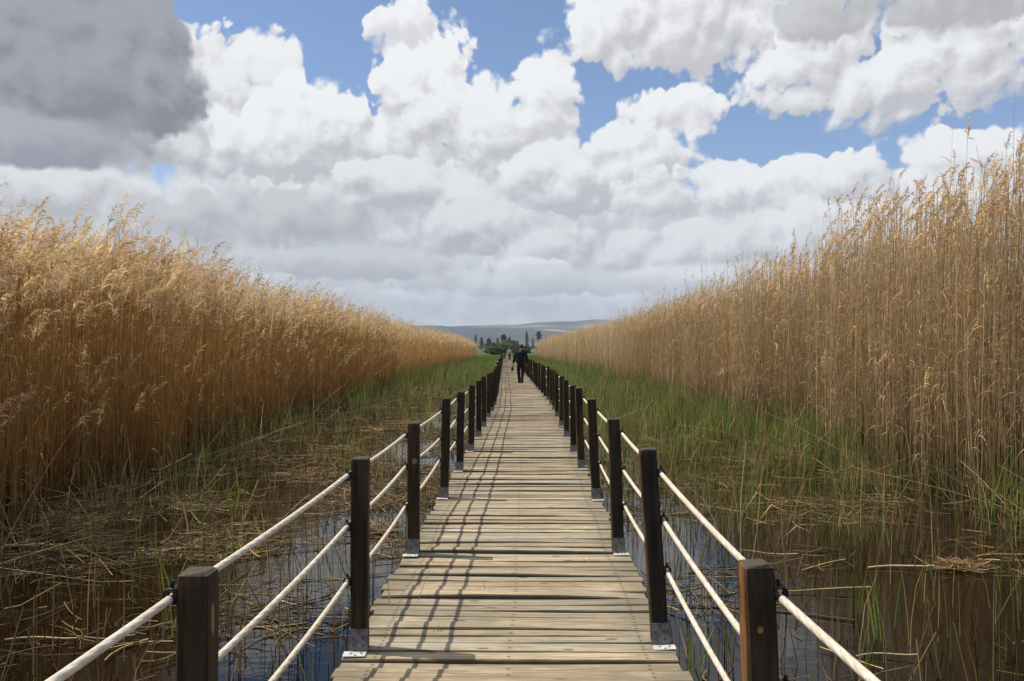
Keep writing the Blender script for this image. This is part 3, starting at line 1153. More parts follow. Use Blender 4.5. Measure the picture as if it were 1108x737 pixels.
def sedge(name, label, sgn):
    mass = Mass()
    edge = left_edge if sgn < 0 else right_edge
    inner = lambda y: deck_x(y) + sgn * 1.02
    outer = lambda y: edge(y) + sgn * .5
    spec = [  # y range, count, height, width, brown share, clump threshold
        (2.5, 8, 420 if sgn < 0 else 560, (.25, .8), .008, .40, .25),
        (8, 14, 2600 if sgn > 0 else 1050, (.3, .9), .009, .42, .15 if sgn > 0 else .3),
        (14, 24, 6200 if sgn > 0 else 1600, (.3, .9), .012, .34, .16 if sgn > 0 else .22),
        (24, 45, 8500 if sgn > 0 else 4200, (.25, .85), .018, .34, .16 if sgn > 0 else .24),
        (45, 90, 9500, (.35, .9), .032, .20, -.15),
        (90, 165, 7000, (.4, .9), .055, .12, -.6),
    ]
    for (ya, yb, n, hr, w, br, th) in spec:
        x, y = scatter_between(n, ya, yb, inner, outer)
        cl = nz(x * 1.0, y, 1.4) + .5 * nz(x, y, 3.7, 1)
        k = cl > th + RNG.normal(0, .25, n)
        x, y = x[k], y[k]; n = len(x)
        blades(mass, x, y, RNG.uniform(*hr, n) * (1 + .2 * nz(x, y, .9)), RNG.uniform(.7, 1.3, n) * w, green_cols(n, br), 4 if ya < 24 else 3)
    # greener fringe at the foot of the reeds
    n = 5200
    y = RNG.uniform(6, 60, n); x = edge(y) + RNG.normal(-sgn * .3, .45, n)
    k = (nz(x, y, .9, 4) > (-.1 if sgn > 0 else .42)) & ((y > 12.5) | (RNG.random(n) < .22))
    x, y = x[k], y[k]; n = len(x)
    blades(mass, x, y, RNG.uniform(.4, 1.25, n), RNG.uniform(.008, .016, n) * np.interp(y, [6, 20, 60], [1, 1.3, 2.6]), green_cols(n, .25), 4, .08, .2)
    o = link(name, mass.mesh(name), M_GREEN)
    return tag(o, label, 'sedge', kind='stuff')


sedge('left_sedge_grass', 'green sedge and young shoots between the boardwalk and the left reeds', -1)
sedge('right_sedge_grass', 'green sedge and young shoots between the boardwalk and the right reeds', 1)

# dead stubble standing in the water
def stubble():
    mass = Mass()
    for sgn, n in ((-1, 2600), (1, 2300)):
        edge = left_edge if sgn < 0 else right_edge
        x, y = scatter_between(n, 1.5, 34, lambda y: deck_x(y) + sgn * .98, lambda y: edge(y) + sgn * .1, 1.25)
        k = nz(x, y, 1.2, 2) > -.15 + RNG.normal(0, .3, n)
        x, y = x[k], y[k]; n = len(x)
        h = RNG.uniform(.06, .55, n) ** 1.3 * 1.2
        d = rand_unit_h(n) * np.abs(RNG.normal(0, .35, (n, 1)))
        u = np.linspace(0, 1, 3)
        P = np.stack([x, y, np.full(n, -.05)], 1)[:, None] + d[:, None] * (h[:, None] * u[None])[..., None]
        P[..., 2] += (h[:, None] + .05) * u[None]
        c = np.array([.24, .16, .075]) * RNG.normal(1, .3, (n, 1)).clip(.3, 2)
        mass.tubes(P, np.full((n, 3), .0034) * RNG.uniform(.7, 1.4, (n, 1)) * np.interp(y, [0, 12, 34], [1, 1.3, 2.2])[:, None], c, 3)
    for sgn, n in ((-1, 520), (1, 900)):
        edge = left_edge if sgn < 0 else right_edge
        x, y = scatter_between(n, 2.0, 12, lambda y: deck_x(y) + sgn * .98, lambda y: edge(y) + sgn * .1, .9)
        k = nz(x, y, .9, 6) > -.35 + RNG.normal(0, .3, n)
        x, y = x[k], y[k]; n = len(x)
        h = RNG.uniform(.2, .95, n)
        d = rand_unit_h(n) * np.abs(RNG.normal(0, .13, (n, 1)))
        u = np.linspace(0, 1, 4)
        P = np.stack([x, y, np.full(n, -.05)], 1)[:, None] + d[:, None] * (h[:, None] * u[None] ** 1.5)[..., None]
        P[..., 2] += (h[:, None] + .05) * u[None]
        g = RNG.random((n, 1)) < .45
        c = np.where(g, np.array([.13, .15, .035]), np.array([.30, .205, .095])) * RNG.normal(1, .3, (n, 1)).clip(.3, 2)
        mass.tubes(P, (.0026 * (1 - .6 * u))[None] * RNG.uniform(.6, 1.5, (n, 1)), c, 3)
    return tag(link('stubble_grass', mass.mesh('stubble_grass'), M_STRAW), 'thin brown dead stems standing in the dark water', 'dead stems', kind='stuff')


stubble()


# fallen straw floating in mats
def straw():
    mass = Mass()
    def lay(x, y, L, ang, rr, col, lift, curve):
        n = len(x); K = 5
        u = np.linspace(-.5, .5, K)
        ca, sa = np.cos(ang), np.sin(ang)
        P = np.zeros((n, K, 3))
        o = curve[:, None] * L[:, None] * (u[None] ** 2 - .08)
        P[..., 0] = x[:, None] + L[:, None] * u[None] * ca[:, None] - o * sa[:, None]
        P[..., 1] = y[:, None] + L[:, None] * u[None] * sa[:, None] + o * ca[:, None]
        P[..., 2] = .004 + lift[:, None] * (.25 + np.abs(u[None] + RNG.uniform(-.5, .5, (n, 1))))
        mass.tubes(P, np.broadcast_to(rr[:, None], (n, K)), col, 3)
    def cols(n):
        c = np.array([.40, .275, .130]) * np.exp(RNG.normal(-.55, .62, (n, 1))).clip(.10, 1.9)
        c[:, 2] *= RNG.normal(1, .2, n).clip(.5, 1.6)
        return c
    spec = [  # sgn, ya, yb, n, threshold
        (-1, 1.2, 5.5, 520, .22), (-1, 5.5, 7.5, 700, .2), (-1, 7.5, 13, 4200, -.05), (-1, 13, 20, 2600, .0), (-1, 20, 40, 2600, .0),
        (1, 1.5, 6, 300, .30), (1, 6, 9.5, 620, .22), (1, 9, 18, 3000, .08), (1, 18, 40, 1800, .15)]
    for (sgn, ya, yb, n, th) in spec:
        edge = left_edge if sgn < 0 else right_edge
        x, y = scatter_between(n, ya, yb, lambda y: deck_x(y) + sgn * 1.0, lambda y: edge(y) + sgn * .3)
        k = nz(x, y * 1.6, .85, 5 if sgn < 0 else 1) + .4 * nz(x, y, 2.6, 3) > th + RNG.normal(0, .22, n)
        x, y = x[k], y[k]; n = len(x)
        ang = .35 * nz(x, y, .7, 2) + RNG.normal(.25 if sgn < 0 else -.1, .6, n) + np.where(RNG.random(n) < .45, RNG.uniform(-1.57, 1.57, n), 0)
        far = np.interp(y, [2, 9, 20, 40], [1, 1, 1.4, 2.4])
        lay(x, y, np.exp(RNG.normal(-1.25, .65, n)).clip(.06, 1.9), ang, np.exp(RNG.normal(-5.75, .38, n)).clip(.0014, .009) * far, cols(n),
            np.abs(RNG.normal(0, .035, n)) + np.where(RNG.random(n) < .14, RNG.uniform(.05, .4, n), 0), RNG.normal(0, .45, n))
        # short rotten bits between the stalks knit the mats together
        x, y = scatter_between(int(n * 2.2), ya, yb, lambda y: deck_x(y) + sgn * 1.0, lambda y: edge(y) + sgn * .3)
        k = nz(x, y * 1.6, .85, 5 if sgn < 0 else 1) + .4 * nz(x, y, 2.6, 3) > th + .12 + RNG.normal(0, .16, len(x))
        x, y = x[k], y[k]; m = len(x)
        far = np.interp(y, [2, 9, 20, 40], [1, 1, 1.4, 2.4])
        lay(x, y, np.exp(RNG.normal(-2.5, .5, m)).clip(.03, .35), RNG.uniform(0, PI, m), np.exp(RNG.normal(-5.9, .4, m)).clip(.0012, .007) * far,
            cols(m) * RNG.uniform(.25, .9, (m, 1)), np.abs(RNG.normal(0, .012, m)), RNG.normal(0, .5, m))
    # long broken reeds leaning out of the bed edges
    for sgn, n in ((-1, 210), (1, 190)):
        edge = left_edge if sgn < 0 else right_edge
        y = RNG.uniform(3.5, 34, n)
        x = edge(y) + RNG.uniform(-.6, .6, n)
        L = RNG.uniform(.9, 2.4, n); az = RNG.uniform(0, 2 * PI, n); el = np.abs(RNG.normal(.35, .45, n)).clip(.02, 1.3)
        K = 5; u = np.linspace(0, 1, K)
        P = np.stack([x, y, np.full(n, .02)], 1)[:, None] + np.stack([np.cos(az) * np.cos(el), np.sin(az) * np.cos(el), np.sin(el)], 1)[:, None] * (L[:, None] * u[None])[..., None]
        P[..., 2] -= (L[:, None] * .22 * u[None] ** 2) * np.sin(el)[:, None]
        mass.tubes(P, np.broadcast_to((.0058 * (1 - .5 * u))[None], (n, K)), cols(n) * 1.15, 3)
    return tag(link('fallen_straw_litter', mass.mesh('fallen_straw_litter'), M_STRAW), 'pale fallen reed straw floating in mats on the brown water', 'straw', kind='stuff')


straw()


# single plants one can point at
def tuft(name, label, cat, loc, n, h, spread, w, colf, mat, group=None, zoff=.05, arch=.5):
    mass = Mass()
    blades(mass, RNG.normal(0, spread, n), RNG.normal(0, spread, n), RNG.uniform(h * .5, h, n), RNG.uniform(.7, 1.2, n) * w, colf(n), 5, .25, arch)
    o = link(name, mass.mesh(name), mat, None, loc)
    return tag(o, label, cat, group)


def gcol(n): return green_cols(n, .15) * 1.1


DT = DECK_Z - .02
for (px, py, n, h, lab) in [
        (527.4, 640, 9, .13, 'small green weed growing through the planks near the middle of the deck'),
        (636, 607, 7, .09, 'little weed between planks close to the right deck edge'),
        (476, 683, 6, .11, 'thin weed sprouting beside the rope shadows on the deck'),
        (596, 495, 5, .10, 'tiny upright sprout far along the middle of the planks'),
        (519, 577, 6, .07, 'low weed tuft in a plank gap beyond the rope shadows')]:
    x, y, _ = at(px, py, DECK_Z)
    tuft('weed', lab, 'weed', (x, y, DT), n, h, .012, .006, gcol, M_GREEN, 'weeds in the deck gaps')
x, y, _ = at(429, 657, DECK_Z)
tuft('weed', 'tall green blade standing at the left deck edge behind the full-height post', 'weed', (x - .03, y, .0), 4, .82, .015, .012, gcol, M_GREEN, 'weeds in the deck gaps', arch=.1)


def stalk(label, px0, py0, h, top_dx, group='dry reed stalks in the open water', r=.006, col=(.50, .38, .20)):
    x, y, _ = at(px0, py0, 0)
    mass = Mass()
    u = np.linspace(0, 1, 8)
    P = np.stack([top_dx * u ** 1.4 + .012 * np.sin(u * 7 + px0), .05 * u, -.05 + (h + .05) * u], 1)[None]
    mass.tubes(P, (r * (1 - .5 * u))[None], np.array([col]), 6)
    mass.ribbons(np.array([[[top_dx * .6, .03, h * .6], [top_dx * .6 + .10, .02, h * .72], [top_dx * .6 + .22, 0, h * .66]]]), np.array([[.006, .012, .002]]), np.array([[0, 1.0, .3]]), np.array([col]))
    return tag(link('reed_stalk', mass.mesh('reed_stalk'), M_STRAW, None, (x, y, 0)), label, 'reed stalk', group)


stalk('tall pale dry stalk rising behind the nearest right post', 798, 668, 1.30, .06)
stalk('thinner crooked stalk just right of the tall pale one behind the nearest right post', 808, 655, 1.10, .14, r=.0045, col=(.42, .33, .12))
stalk('dry stalk standing in dark water right of the nearest right post', 848, 645, .80, -.02, col=(.36, .25, .13))
stalk('short leaning straw stalk in water between the two nearest left posts', 300, 700, .42, -.16, r=.005)
stalk('pale bent stalk leaning out of the straw mat near the left deck edge', 385, 640, .55, -.20, r=.005)

for (px, py, h, n, lab) in [(183, 655, .55, 4, 'bright green shoot standing left of the near left post'),
                            (246, 612, .50, 4, 'pair of green blades in brown water before the left reeds'),
                            (258, 560, .75, 9, 'taller green clump beside the straw mat at the left'),
                            (696, 560, .4, 6, 'green shoot tuft at the right deck edge behind the leaning post'),
                            (950, 690, .62, 4, 'lone green blades in the dark water at the lower right'),
                            (748, 724, .34, 6, 'small green tuft at the foot of the tall leaning right post'),
                            (919, 660, .55, 4, 'green blades standing close to the floating pale stick'),
                            (505 - 410, 600, .45, 4, 'low green blades near the left picture edge water')]:
    x, y, _ = at(px, py, 0)
    tuft('green_shoot', lab, 'shoot', (x, y, 0), n, h, .03, .013, gcol, M_GREEN, 'green shoots in open water', arch=.12)


def straw_clump(label, px, py, n, size, col):
    x, y, _ = at(px, py, 0)
    mass = Mass(); K = 5; u = np.linspace(0, 1, K)
    az = RNG.normal(.2, .9, n) + PI * (RNG.random(n) < .5); el = np.abs(RNG.normal(0, .28, n))
    L = np.exp(RNG.normal(-.7, .5, n)).clip(.1, 1.3) * size
    d = np.stack([np.cos(az) * np.cos(el), np.sin(az) * np.cos(el), np.sin(el)], 1)
    P = RNG.normal(0, 1, (n, 1, 3)) * np.array([.34, .26, .0]) * size + d[:, None] * (L[:, None] * (u[None] - .4))[..., None]
    P[..., :2] += (RNG.normal(0, .25, (n, 1, 2)) * (L[:, None] * u[None] ** 2)[..., None])
    P[..., 2] = np.abs(P[..., 2]) + RNG.uniform(0, .05, (n, 1)) + .006
    mass.tubes(P, np.exp(RNG.normal(-5.85, .35, (n, 1))) * np.ones((1, K)), np.array(col) * np.exp(RNG.normal(-.2, .45, (n, 1))), 3)
    return tag(link('straw_clump', mass.mesh('straw_clump'), M_STRAW, None, (x, y, 0)), label, 'straw clump', 'straw clumps on the water')


straw_clump('orange tinted straw tangle floating in dark water at the right', 1030, 612, 130, .30, (.42, .27, .13))
straw_clump('pale matted straw lump lying before the left reed bed', 193, 552, 120, .20, (.62, .47, .26))
straw_clump('broken straw heap at the left deck edge under the lowest rope', 408, 575, 120, .42, (.38, .27, .14))


def stick(label, pxa, pxb, py, r, col):
    a = at(pxa, py, 0); b = at(pxb, py - 1, 0)
    mass = Mass(); u = np.linspace(0, 1, 7)[:, None]
    A, Bv = np.array([0, 0, .012]), np.array([b[0] - a[0], b[1] - a[1], .03])
    P = (A * (1 - u) + Bv * u)[None]
    P[0, :, 1] += .03 * np.sin(u[:, 0] * 5)
    mass.tubes(P, np.full((1, 7), r), np.array([col]), 6)
    tag(link('floating_stalk', mass.mesh('floating_stalk'), M_STRAW, None, (a[0], a[1], 0)), label, 'reed stalk', 'single stalks lying on the water')


stick('pale thick stalk lying on dark water at the right', 935, 1004, 613, .009, (.60, .47, .28))
stick('orange stalk lying on the water behind the straw tangle', 1050, 1104, 600, .009, (.45, .28, .11))
stick('thin straw lying on the water at the bottom right', 922, 985, 708, .005, (.50, .40, .22))
stick('long pale straw lying across the brown water at the lower left', 0, 82, 697, .006, (.52, .40, .20))

# ------------------------------------------------------------------ far trees
def leaf_cloud(mass, pts, size, col):
    n = len(pts)
    d = RNG.normal(size=(n, 3)); d /= np.linalg.norm(d, axis=1, keepdims=True)
    s = np.cross(d, RNG.normal(size=(n, 3))); s /= np.linalg.norm(s, axis=1, keepdims=True)
    L = RNG.uniform(.6, 1.3, n) * size
    P = pts[:, None] + d[:, None] * (L[:, None] * np.array([-.5, 0, .5])[None])[..., None]
    c = np.array(col) * RNG.normal(1, .28, (n, 1)).clip(.4, 1.8)
    mass.ribbons(P, L[:, None] * np.array([.35, .8, .25])[None], s, c)


def far_tree(name, label, px, top_py, y, wid, kind, col, group='trees beyond the end of the boardwalk'):
    x = (px - 571) / F * y
    H = (377 - top_py) / F * y + EYE_Z - .3
    root = tag(empty(name, (x, y, ground_z(x, y))), label, 'tree', group)
    bm = bmesh.new()
    add_cyl(bm, (0, 0, H * .38), H * .016 + .05, H * .76, 8, 'Z', .05)
    for k in range(5):
        a = k * 2.4; z = H * (.25 + .1 * k)
        vs = add_cyl(bm, (0, 0, H * .09), .07, H * .18, 6, 'Z', .03)
        bmesh.ops.rotate(bm, cent=(0, 0, 0), matrix=Matrix.Rotation(.6, 3, 'X') @ Matrix.Rotation(0, 3, 'Z'), verts=vs)
        bmesh.ops.rotate(bm, cent=(0, 0, 0), matrix=Matrix.Rotation(a, 3, 'Z'), verts=vs)
        bmesh.ops.translate(bm, vec=(0, 0, z), verts=vs)
    link('trunk', bm_mesh('trunk', bm), M_BARK, root)
    mass = Mass()
    n = 900 if kind != 'bush' else 2600
    if kind == 'poplar':
        z = RNG.random(n) ** .85
        r = wid / 2 * np.interp(z, [0, .15, .45, .8, 1], [.35, .8, 1, .7, .06]) * (1 + .25 * np.sin(z * 31 + px))
        zz = H * (.10 + .90 * z)
    elif kind == 'lollipop':
        z = RNG.random(n)
        r = wid / 2 * np.sqrt(np.clip(1 - (2 * z - 1) ** 2, 0, 1)) * (1 + .2 * np.sin(z * 17 + px))
        zz = H * (.55 + .45 * z)
    elif kind == 'conifer':
        z = RNG.random(n) ** 1.4
        r = wid / 2 * (1 - z) * (1 + .3 * np.sin(z * 42)) + .1
        zz = H * (.08 + .92 * z)
    else:
        z = RNG.random(n)
        r = wid / 2 * np.sqrt(np.clip(1 - (1.7 * z - .7) ** 2, 0, 1)) * (1 + .2 * np.sin(z * 13 + px))
        zz = H * (.06 + .94 * z)
    a = RNG.uniform(0, 2 * PI, n); q = np.sqrt(RNG.uniform(.15, 1, n))
    lump = 1 + .22 * np.sin(a * 3 + z * 9 + px)
    pts = np.stack([np.cos(a) * r * q * lump, np.sin(a) * r * q * lump, zz], 1)
    leaf_cloud(mass, pts, max(wid * (.16 if kind != 'bush' else .075), .35), col)
    link('crown', mass.mesh('crown'), M_LEAF, root)
    return root


DG, MG, LG = (.050, .072, .034), (.075, .105, .036), (.15, .195, .055)
far_tree('poplar_tree', 'slim poplar at the outer left of the far tree row, over the reed tops', 514.5, 362, 620, 2.6, 'poplar', MG)
far_tree('poplar_tree', 'pale slim poplar second from the left in the far tree row', 521, 365, 600, 3.2, 'poplar', MG)
far_tree('poplar_tree', 'broad dark poplar left of the light green bush', 528.8, 366, 560, 4.2, 'poplar', DG)
far_tree('round_tree', 'low bushy dark tree between two poplars left of the light bush', 534, 371, 520, 4.5, 'bush', DG)
far_tree('poplar_tree', 'thin dark poplar right beside the light green bush', 538.5, 365.5, 540, 2.2, 'poplar', DG)
far_tree('round_tree', 'tall bare-stemmed tree with a small round dark crown above the bush', 545, 362.3, 560, 4.0, 'lollipop', DG)
far_tree('bush_tree', 'wide light green bushy tree where the boardwalk ends', 547, 368, 420, 7.5, 'bush', LG)
far_tree('conifer_tree', 'dark pointed conifer just right of the light green bush', 551.5, 365, 560, 5.0, 'conifer', DG)
far_tree('round_tree', 'low dark tree between the conifer and the walking person', 555.5, 368.5, 520, 5.0, 'bush', DG)
far_tree('poplar_tree', 'small thin poplar directly left of the walking person', 560, 369, 560, 2.0, 'poplar', MG)
far_tree('cypress_tree', 'tallest dark column tree standing alone right of the walking person', 570, 358.6, 560, 2.6, 'poplar', DG)
far_tree('poplar_tree', 'faint thin poplar between the tall column tree and the right reeds', 576.5, 365.5, 680, 2.2, 'poplar', MG)
far_tree('round_tree', 'round crowned tree peeping over the right reed edge', 583, 359, 620, 4.0, 'lollipop', DG)
far_tree('bush_tree', 'low green bush at the end of the left reeds, left of the boardwalk end', 531, 375.2, 260, 4.5, 'bush', LG)
far_tree('bush_tree', 'dark low bush beside the far left railing end', 537, 376.8, 200, 3.6, 'bush', DG)
far_tree('bush_tree', 'low green bush right behind the far pair of walkers', 556, 375, 280, 4.2, 'bush', MG)
far_tree('bush_tree', 'low dark bush in front of the right reed end', 566, 374.8, 260, 5.0, 'bush', DG)

# a far wood along the foot of the hills reads as one dark band
tw = Mass()
n = 5200
xa = RNG.uniform(-1500, 1500, n); yy = 1500 + RNG.uniform(-160, 160, n) + 60 * nz(xa, 0 * xa, .004)
kk = nz(xa, yy, .008) > -.35
xa, yy = xa[kk], yy[kk]; n = len(xa)
leaf_cloud(tw, np.stack([xa, yy, 2.5 + RNG.uniform(0, 1, n) ** 1.4 * (6 + 4 * nz(xa, yy, .02))], 1), 6.0, (.035, .05, .022))
tag(link('far_woods', tw.mesh('far_woods'), M_LEAF), 'dark line of far woods at the foot of the hills', 'woods', kind='stuff')


# ------------------------------------------------------------------ people
def skin_mesh(name, verts, edges, radii, sub=2, root=0):
    me = bpy.data.meshes.new(name)
    me.from_pydata(verts, edges, [])
    me.update()
    o = bpy.data.objects.new(name + '_tmp', me); COL.objects.link(o)
    m = o.modifiers.new('skin', 'SKIN'); m.use_smooth_shade = True; m.branch_smoothing = .4
    sv = me.skin_vertices[0].data if me.skin_vertices else None
    if sv is None:
        bpy.context.view_layer.update()
        sv = me.skin_vertices[0].data
    for i, r in enumerate(radii):
        sv[i].radius = r if isinstance(r, tuple) else (r, r)
        sv[i].use_root = (i == root)
    s = o.modifiers.new('sub', 'SUBSURF'); s.levels = sub; s.render_levels = sub
    dg = bpy.context.evaluated_depsgraph_get(); dg.update()
    out = bpy.data.meshes.new_from_object(o.evaluated_get(dg))
    out.name = name
    bpy.data.objects.remove(o); bpy.data.meshes.remove(me)
    for p in out.polygons: p.use_smooth = True
    return out


def chain(V, E, Rd, start, pts):
    prev = start
    for (p, r) in pts:
        V.append(p); Rd.append(r)
        if prev is not None: E.append((prev, len(V) - 1))
        prev = len(V) - 1
    return prev


def person(label, loc, rot, H, joints, cols, group, long_hair=False, jacket_low=.50):
    """figure 1.0 tall in the joint table, facing +Y; walking away from the camera"""
    J = {k: Vector(v) * H for k, v in joints.items()}
    g = lambda k: tuple(J[k])
    root = tag(empty('person', loc, (0, 0, rot)), label, 'person', group)
    skin = simple_mat('skin_tone', (.36, .22, .15), .55, .1, 20, 0)
    def mat(nm, c, r=.8): return simple_mat(nm, c, r, .25, 14, .25)
    h = H
    # body: one continuous figure
    V, E, Rd = [g('pelvis')], [], [(.078 * h, .062 * h)]
    chest = chain(V, E, Rd, 0, [(g('waist'), (.070 * h, .056 * h)), (g('chest'), (.076 * h, .054 * h))])
    neckb = chain(V, E, Rd, chest, [(g('neck'), (.036 * h, .036 * h))])
    hd = J['head']
    chain(V, E, Rd, neckb, [(tuple(hd + Vector((0, .004, -.040)) * h), .038 * h), (tuple(hd), (.047 * h, .056 * h)), (tuple(hd + Vector((0, -.004, .042)) * h), (.038 * h, .045 * h))])
    for s, n in ((-1, 'l'), (1, 'r')):
        wr = chain(V, E, Rd, chest, [(g('sh_' + n), .030 * h), (g('el_' + n), .024 * h), (g('wr_' + n), .017 * h)])
        d = (J['wr_' + n] - J['el_' + n]).normalized()
        palm = J['wr_' + n] + d * .035 * h
        pe = chain(V, E, Rd, wr, [(tuple(palm), (.022 * h, .012 * h))])
        fw = Vector((0, 1, 0)); inw = Vector((-s, 0, 0))
        for k in range(4):
            bse = palm + d * .022 * h + fw * (.016 - .0105 * k) * h
            L = (.038, .044, .041, .032)[k] * h
            chain(V, E, Rd, pe, [(tuple(bse), .0062 * h), (tuple(bse + d * L * .55 + inw * L * .12), .0056 * h), (tuple(bse + d * L * .9 + inw * L * .42), .0046 * h)])
        chain(V, E, Rd, pe, [(tuple(palm + fw * .022 * h + d * .002 * h), .0070 * h), (tuple(palm + fw * .034 * h + d * .022 * h + inw * .006 * h), .0056 * h)])
        an = chain(V, E, Rd, 0, [(g('hip_' + n), .054 * h), (g('kn_' + n), .036 * h), (g('an_' + n), .018 * h)])
        chain(V, E, Rd, an, [(g('toe_' + n), .011 * h)])
    link('body', skin_mesh('body', V, E, Rd, 2), skin, root)
    # face and ears (turned away from the camera)
    bm = bmesh.new()
    for s in (-1, 1):
        vs = bmesh.ops.create_uvsphere(bm, u_segments=8, v_segments=6, radius=.014 * h)['verts']
        bmesh.ops.scale(bm, vec=(.4, .8, 1.3), verts=vs)
        bmesh.ops.translate(bm, vec=hd + Vector((s * .050, -.004, -.008)) * h, verts=vs)
    vs = bmesh.ops.create_cone(bm, cap_ends=True, segments=8, radius1=.013 * h, radius2=.004 * h, depth=.036 * h)['verts']
    bmesh.ops.translate(bm, vec=hd + Vector((0, .060, -.010)) * h, verts=vs)
    link('face', bm_mesh('face', bm, True), skin, root)
    # hair: a cap over the skull, open at the face
    bm = bmesh.new()
    vs = bmesh.ops.create_uvsphere(bm, u_segments=20, v_segments=14, radius=1.0)['verts']
    bmesh.ops.scale(bm, vec=Vector((.053, .064, .062)) * h, verts=vs)
    kill = [v for v in bm.verts if v.co.z < -.045 * h or (v.co.y > .018 * h and v.co.z < .026 * h)]
    bmesh.ops.delete(bm, geom=kill, context='VERTS')
    for v in bm.verts: v.co += Vector([random.gauss(0, .0014 * h) for _ in range(3)])
    if long_hair:
        v2 = bmesh.ops.create_uvsphere(bm, u_segments=12, v_segments=10, radius=1.0)['verts']
        bmesh.ops.scale(bm, vec=Vector((.046, .022, .075)) * h, verts=v2)
        bmesh.ops.translate(bm, vec=Vector((0, -.046, -.055)) * h, verts=v2)
    bmesh.ops.translate(bm, vec=hd + Vector((0, -.003, .006)) * h, verts=bm.verts[:])
    link('hair', bm_mesh('hair', bm, True), mat('hair_' + label[:8], cols['hair'], .6), root)
    # jacket
    V, E, Rd = [tuple(J['pelvis'] * .4 + J['waist'] * .6 + Vector((0, 0, 0)))], [], [(.086 * h, .070 * h)]
    low = J['pelvis'] + Vector((0, 0, (jacket_low - .53) * h))
    chain(V, E, Rd, 0, [(tuple(low), (.090 * h, .072 * h))])
    ch = chain(V, E, Rd, 0, [(g('chest'), (.108 * h, .082 * h))])
    chain(V, E, Rd, ch, [(tuple(J['chest'] * .35 + J['neck'] * .65), (.074 * h, .062 * h)), (tuple(J['neck'] + Vector((0, -.002, .014)) * h), (.042 * h, .042 * h))])
    for n in 'lr':
        d = (J['wr_' + n] - J['el_' + n])
        chain(V, E, Rd, ch, [(g('sh_' + n), .054 * h), (tuple(J['sh_' + n] * .45 + J['el_' + n] * .55), .042 * h), (g('el_' + n), .037 * h), (tuple(J['el_' + n] + d * 1.0), .032 * h)])
    link('jacket', skin_mesh('jacket', V, E, Rd, 2), mat('jacket_' + label[:8], cols['jacket']), root)
    # trousers
    V, E, Rd = [g('pelvis')], [], [(.084 * h, .068 * h)]
    chain(V, E, Rd, 0, [(tuple(J['pelvis'] * .3 + J['waist'] * .7), (.078 * h, .062 * h))])
    for n in 'lr':
        chain(V, E, Rd, 0, [(g('hip_' + n), .062 * h), (g('kn_' + n), .046 * h), (tuple(J['kn_' + n] * -.07 + J['an_' + n] * 1.07), .038 * h)])
    link('trousers', skin_mesh('trousers', V, E, Rd, 2), mat('trousers_' + label[:8], cols['trousers']), root)
    shoe = mat('shoe_' + label[:8], cols['shoe'], .5)
    for n in 'lr':
        a, b = J['an_' + n], J['toe_' + n]
        f = (b - a)
        V = [tuple(a + Vector((0, -.020, -.006)) * h), tuple(a + f * .5 + Vector((0, 0, -.004)) * h), tuple(b + Vector((0, .010, 0)) * h), tuple(a + Vector((0, 0, .034)) * h)]
        link('shoe', skin_mesh('shoe', V, [(0, 1), (1, 2), (0, 3)], [(.033 * h, .030 * h), (.033 * h, .030 * h), (.028 * h, .022 * h), .036 * h], 2), shoe, root)
    return root, J


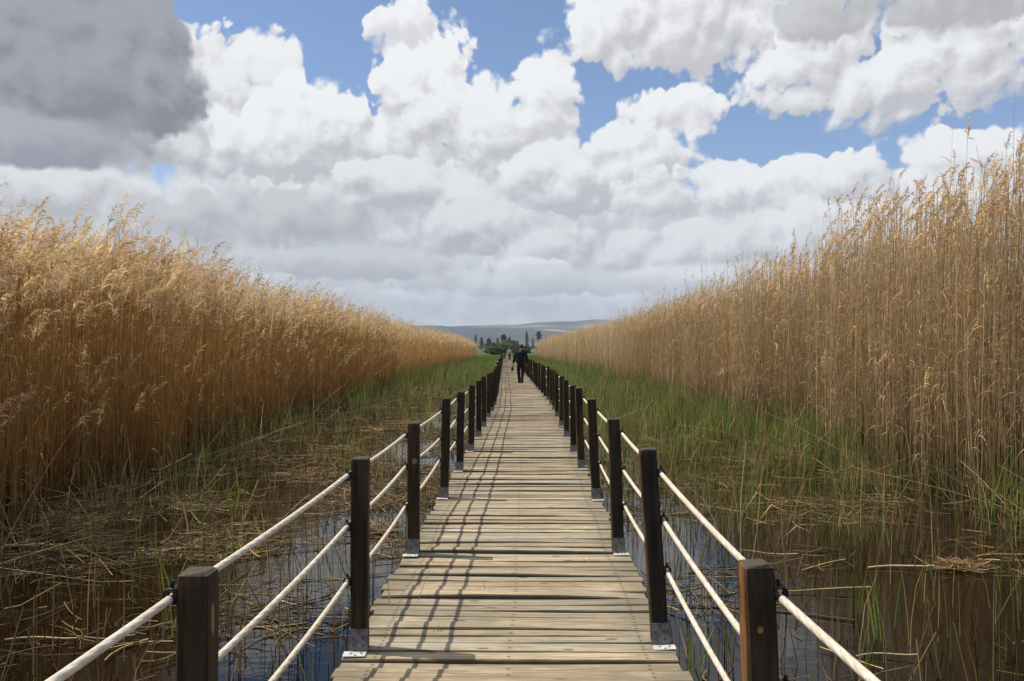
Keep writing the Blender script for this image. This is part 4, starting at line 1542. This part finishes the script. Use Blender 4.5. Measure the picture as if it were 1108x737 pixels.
WALK = dict(pelvis=(0, 0, .525), waist=(0, .006, .62), chest=(.004, .012, .745), neck=(.010, .016, .845), head=(.018, .022, .925),
            sh_l=(-.108, .010, .795), el_l=(-.158, -.020, .640), wr_l=(-.188, .030, .505),
            sh_r=(.118, .006, .790), el_r=(.150, -.030, .635), wr_r=(.150, .030, .500),
            hip_l=(-.052, 0, .500), kn_l=(-.056, .040, .285), an_l=(-.034, .060, .042), toe_l=(-.040, .135, .020),
            hip_r=(.052, 0, .500), kn_r=(.046, -.010, .285), an_r=(.030, -.085, .062), toe_r=(.036, -.020, .022))
STAND = dict(WALK, head=(.0, .02, .925), neck=(0, .016, .845), el_l=(-.135, -.02, .64), wr_l=(-.140, .03, .50), el_r=(.14, -.02, .64), wr_r=(.13, .05, .51),
             an_l=(-.045, .08, .042), toe_l=(-.05, .155, .02), kn_l=(-.05, .055, .285))
pw = (-.305, 35.3, DECK_Z + .004)
person('man in black walking away down the boardwalk with a small black bag in hand', pw, .02, 1.755, WALK,
       dict(hair=(.030, .027, .026), jacket=(.0075, .008, .0115), trousers=(.008, .008, .011), shoe=(.012, .010, .010)), 'people on the boardwalk')
person('far walker in a dark top with bare legs near the boardwalk end', (-3.24, 112, DECK_Z + .004), .05, 1.62, STAND,
       dict(hair=(.02, .014, .01), jacket=(.012, .011, .013), trousers=(.12, .07, .055), shoe=(.3, .28, .26)), 'people on the boardwalk', True)
person('far walker in a pale pinkish top beside the dark-topped one', (-2.40, 106, DECK_Z + .004), -.04, 1.66, STAND,
       dict(hair=(.16, .10, .05), jacket=(.52, .40, .35), trousers=(.022, .022, .03), shoe=(.05, .04, .04)), 'people on the boardwalk', True)
# bag hanging from the walker's left hand
bm = bmesh.new()
add_box(bm, (0, 0, -.17), (.10, .16, .15), .03)
for s in (-1, 1):
    for k in range(8):
        a0, a1 = PI * k / 8, PI * (k + 1) / 8
        p0 = Vector((s * .02, .055 * math.cos(a0), -.10 + .10 * math.sin(a0))); p1 = Vector((s * .02, .055 * math.cos(a1), -.10 + .10 * math.sin(a1)))
        c = (p0 + p1) / 2; L = (p1 - p0).length + .006
        vs = add_box(bm, (0, 0, 0), (.014, L, .006), 0)
        ang = math.atan2(p1.z - p0.z, p1.y - p0.y)
        bmesh.ops.rotate(bm, cent=(0, 0, 0), matrix=Matrix.Rotation(ang, 3, 'X'), verts=vs)
        bmesh.ops.translate(bm, vec=c, verts=vs)
bag = link('hand_bag', bm_mesh('hand_bag', bm), simple_mat('black_leather', (.010, .010, .011), .5, .2, 20, .2), None, (pw[0] - .36, pw[1] + .085, pw[2] + .79), (0, .1, .1))
tag(bag, 'small black bag hanging from the walking man\'s left hand', 'bag')
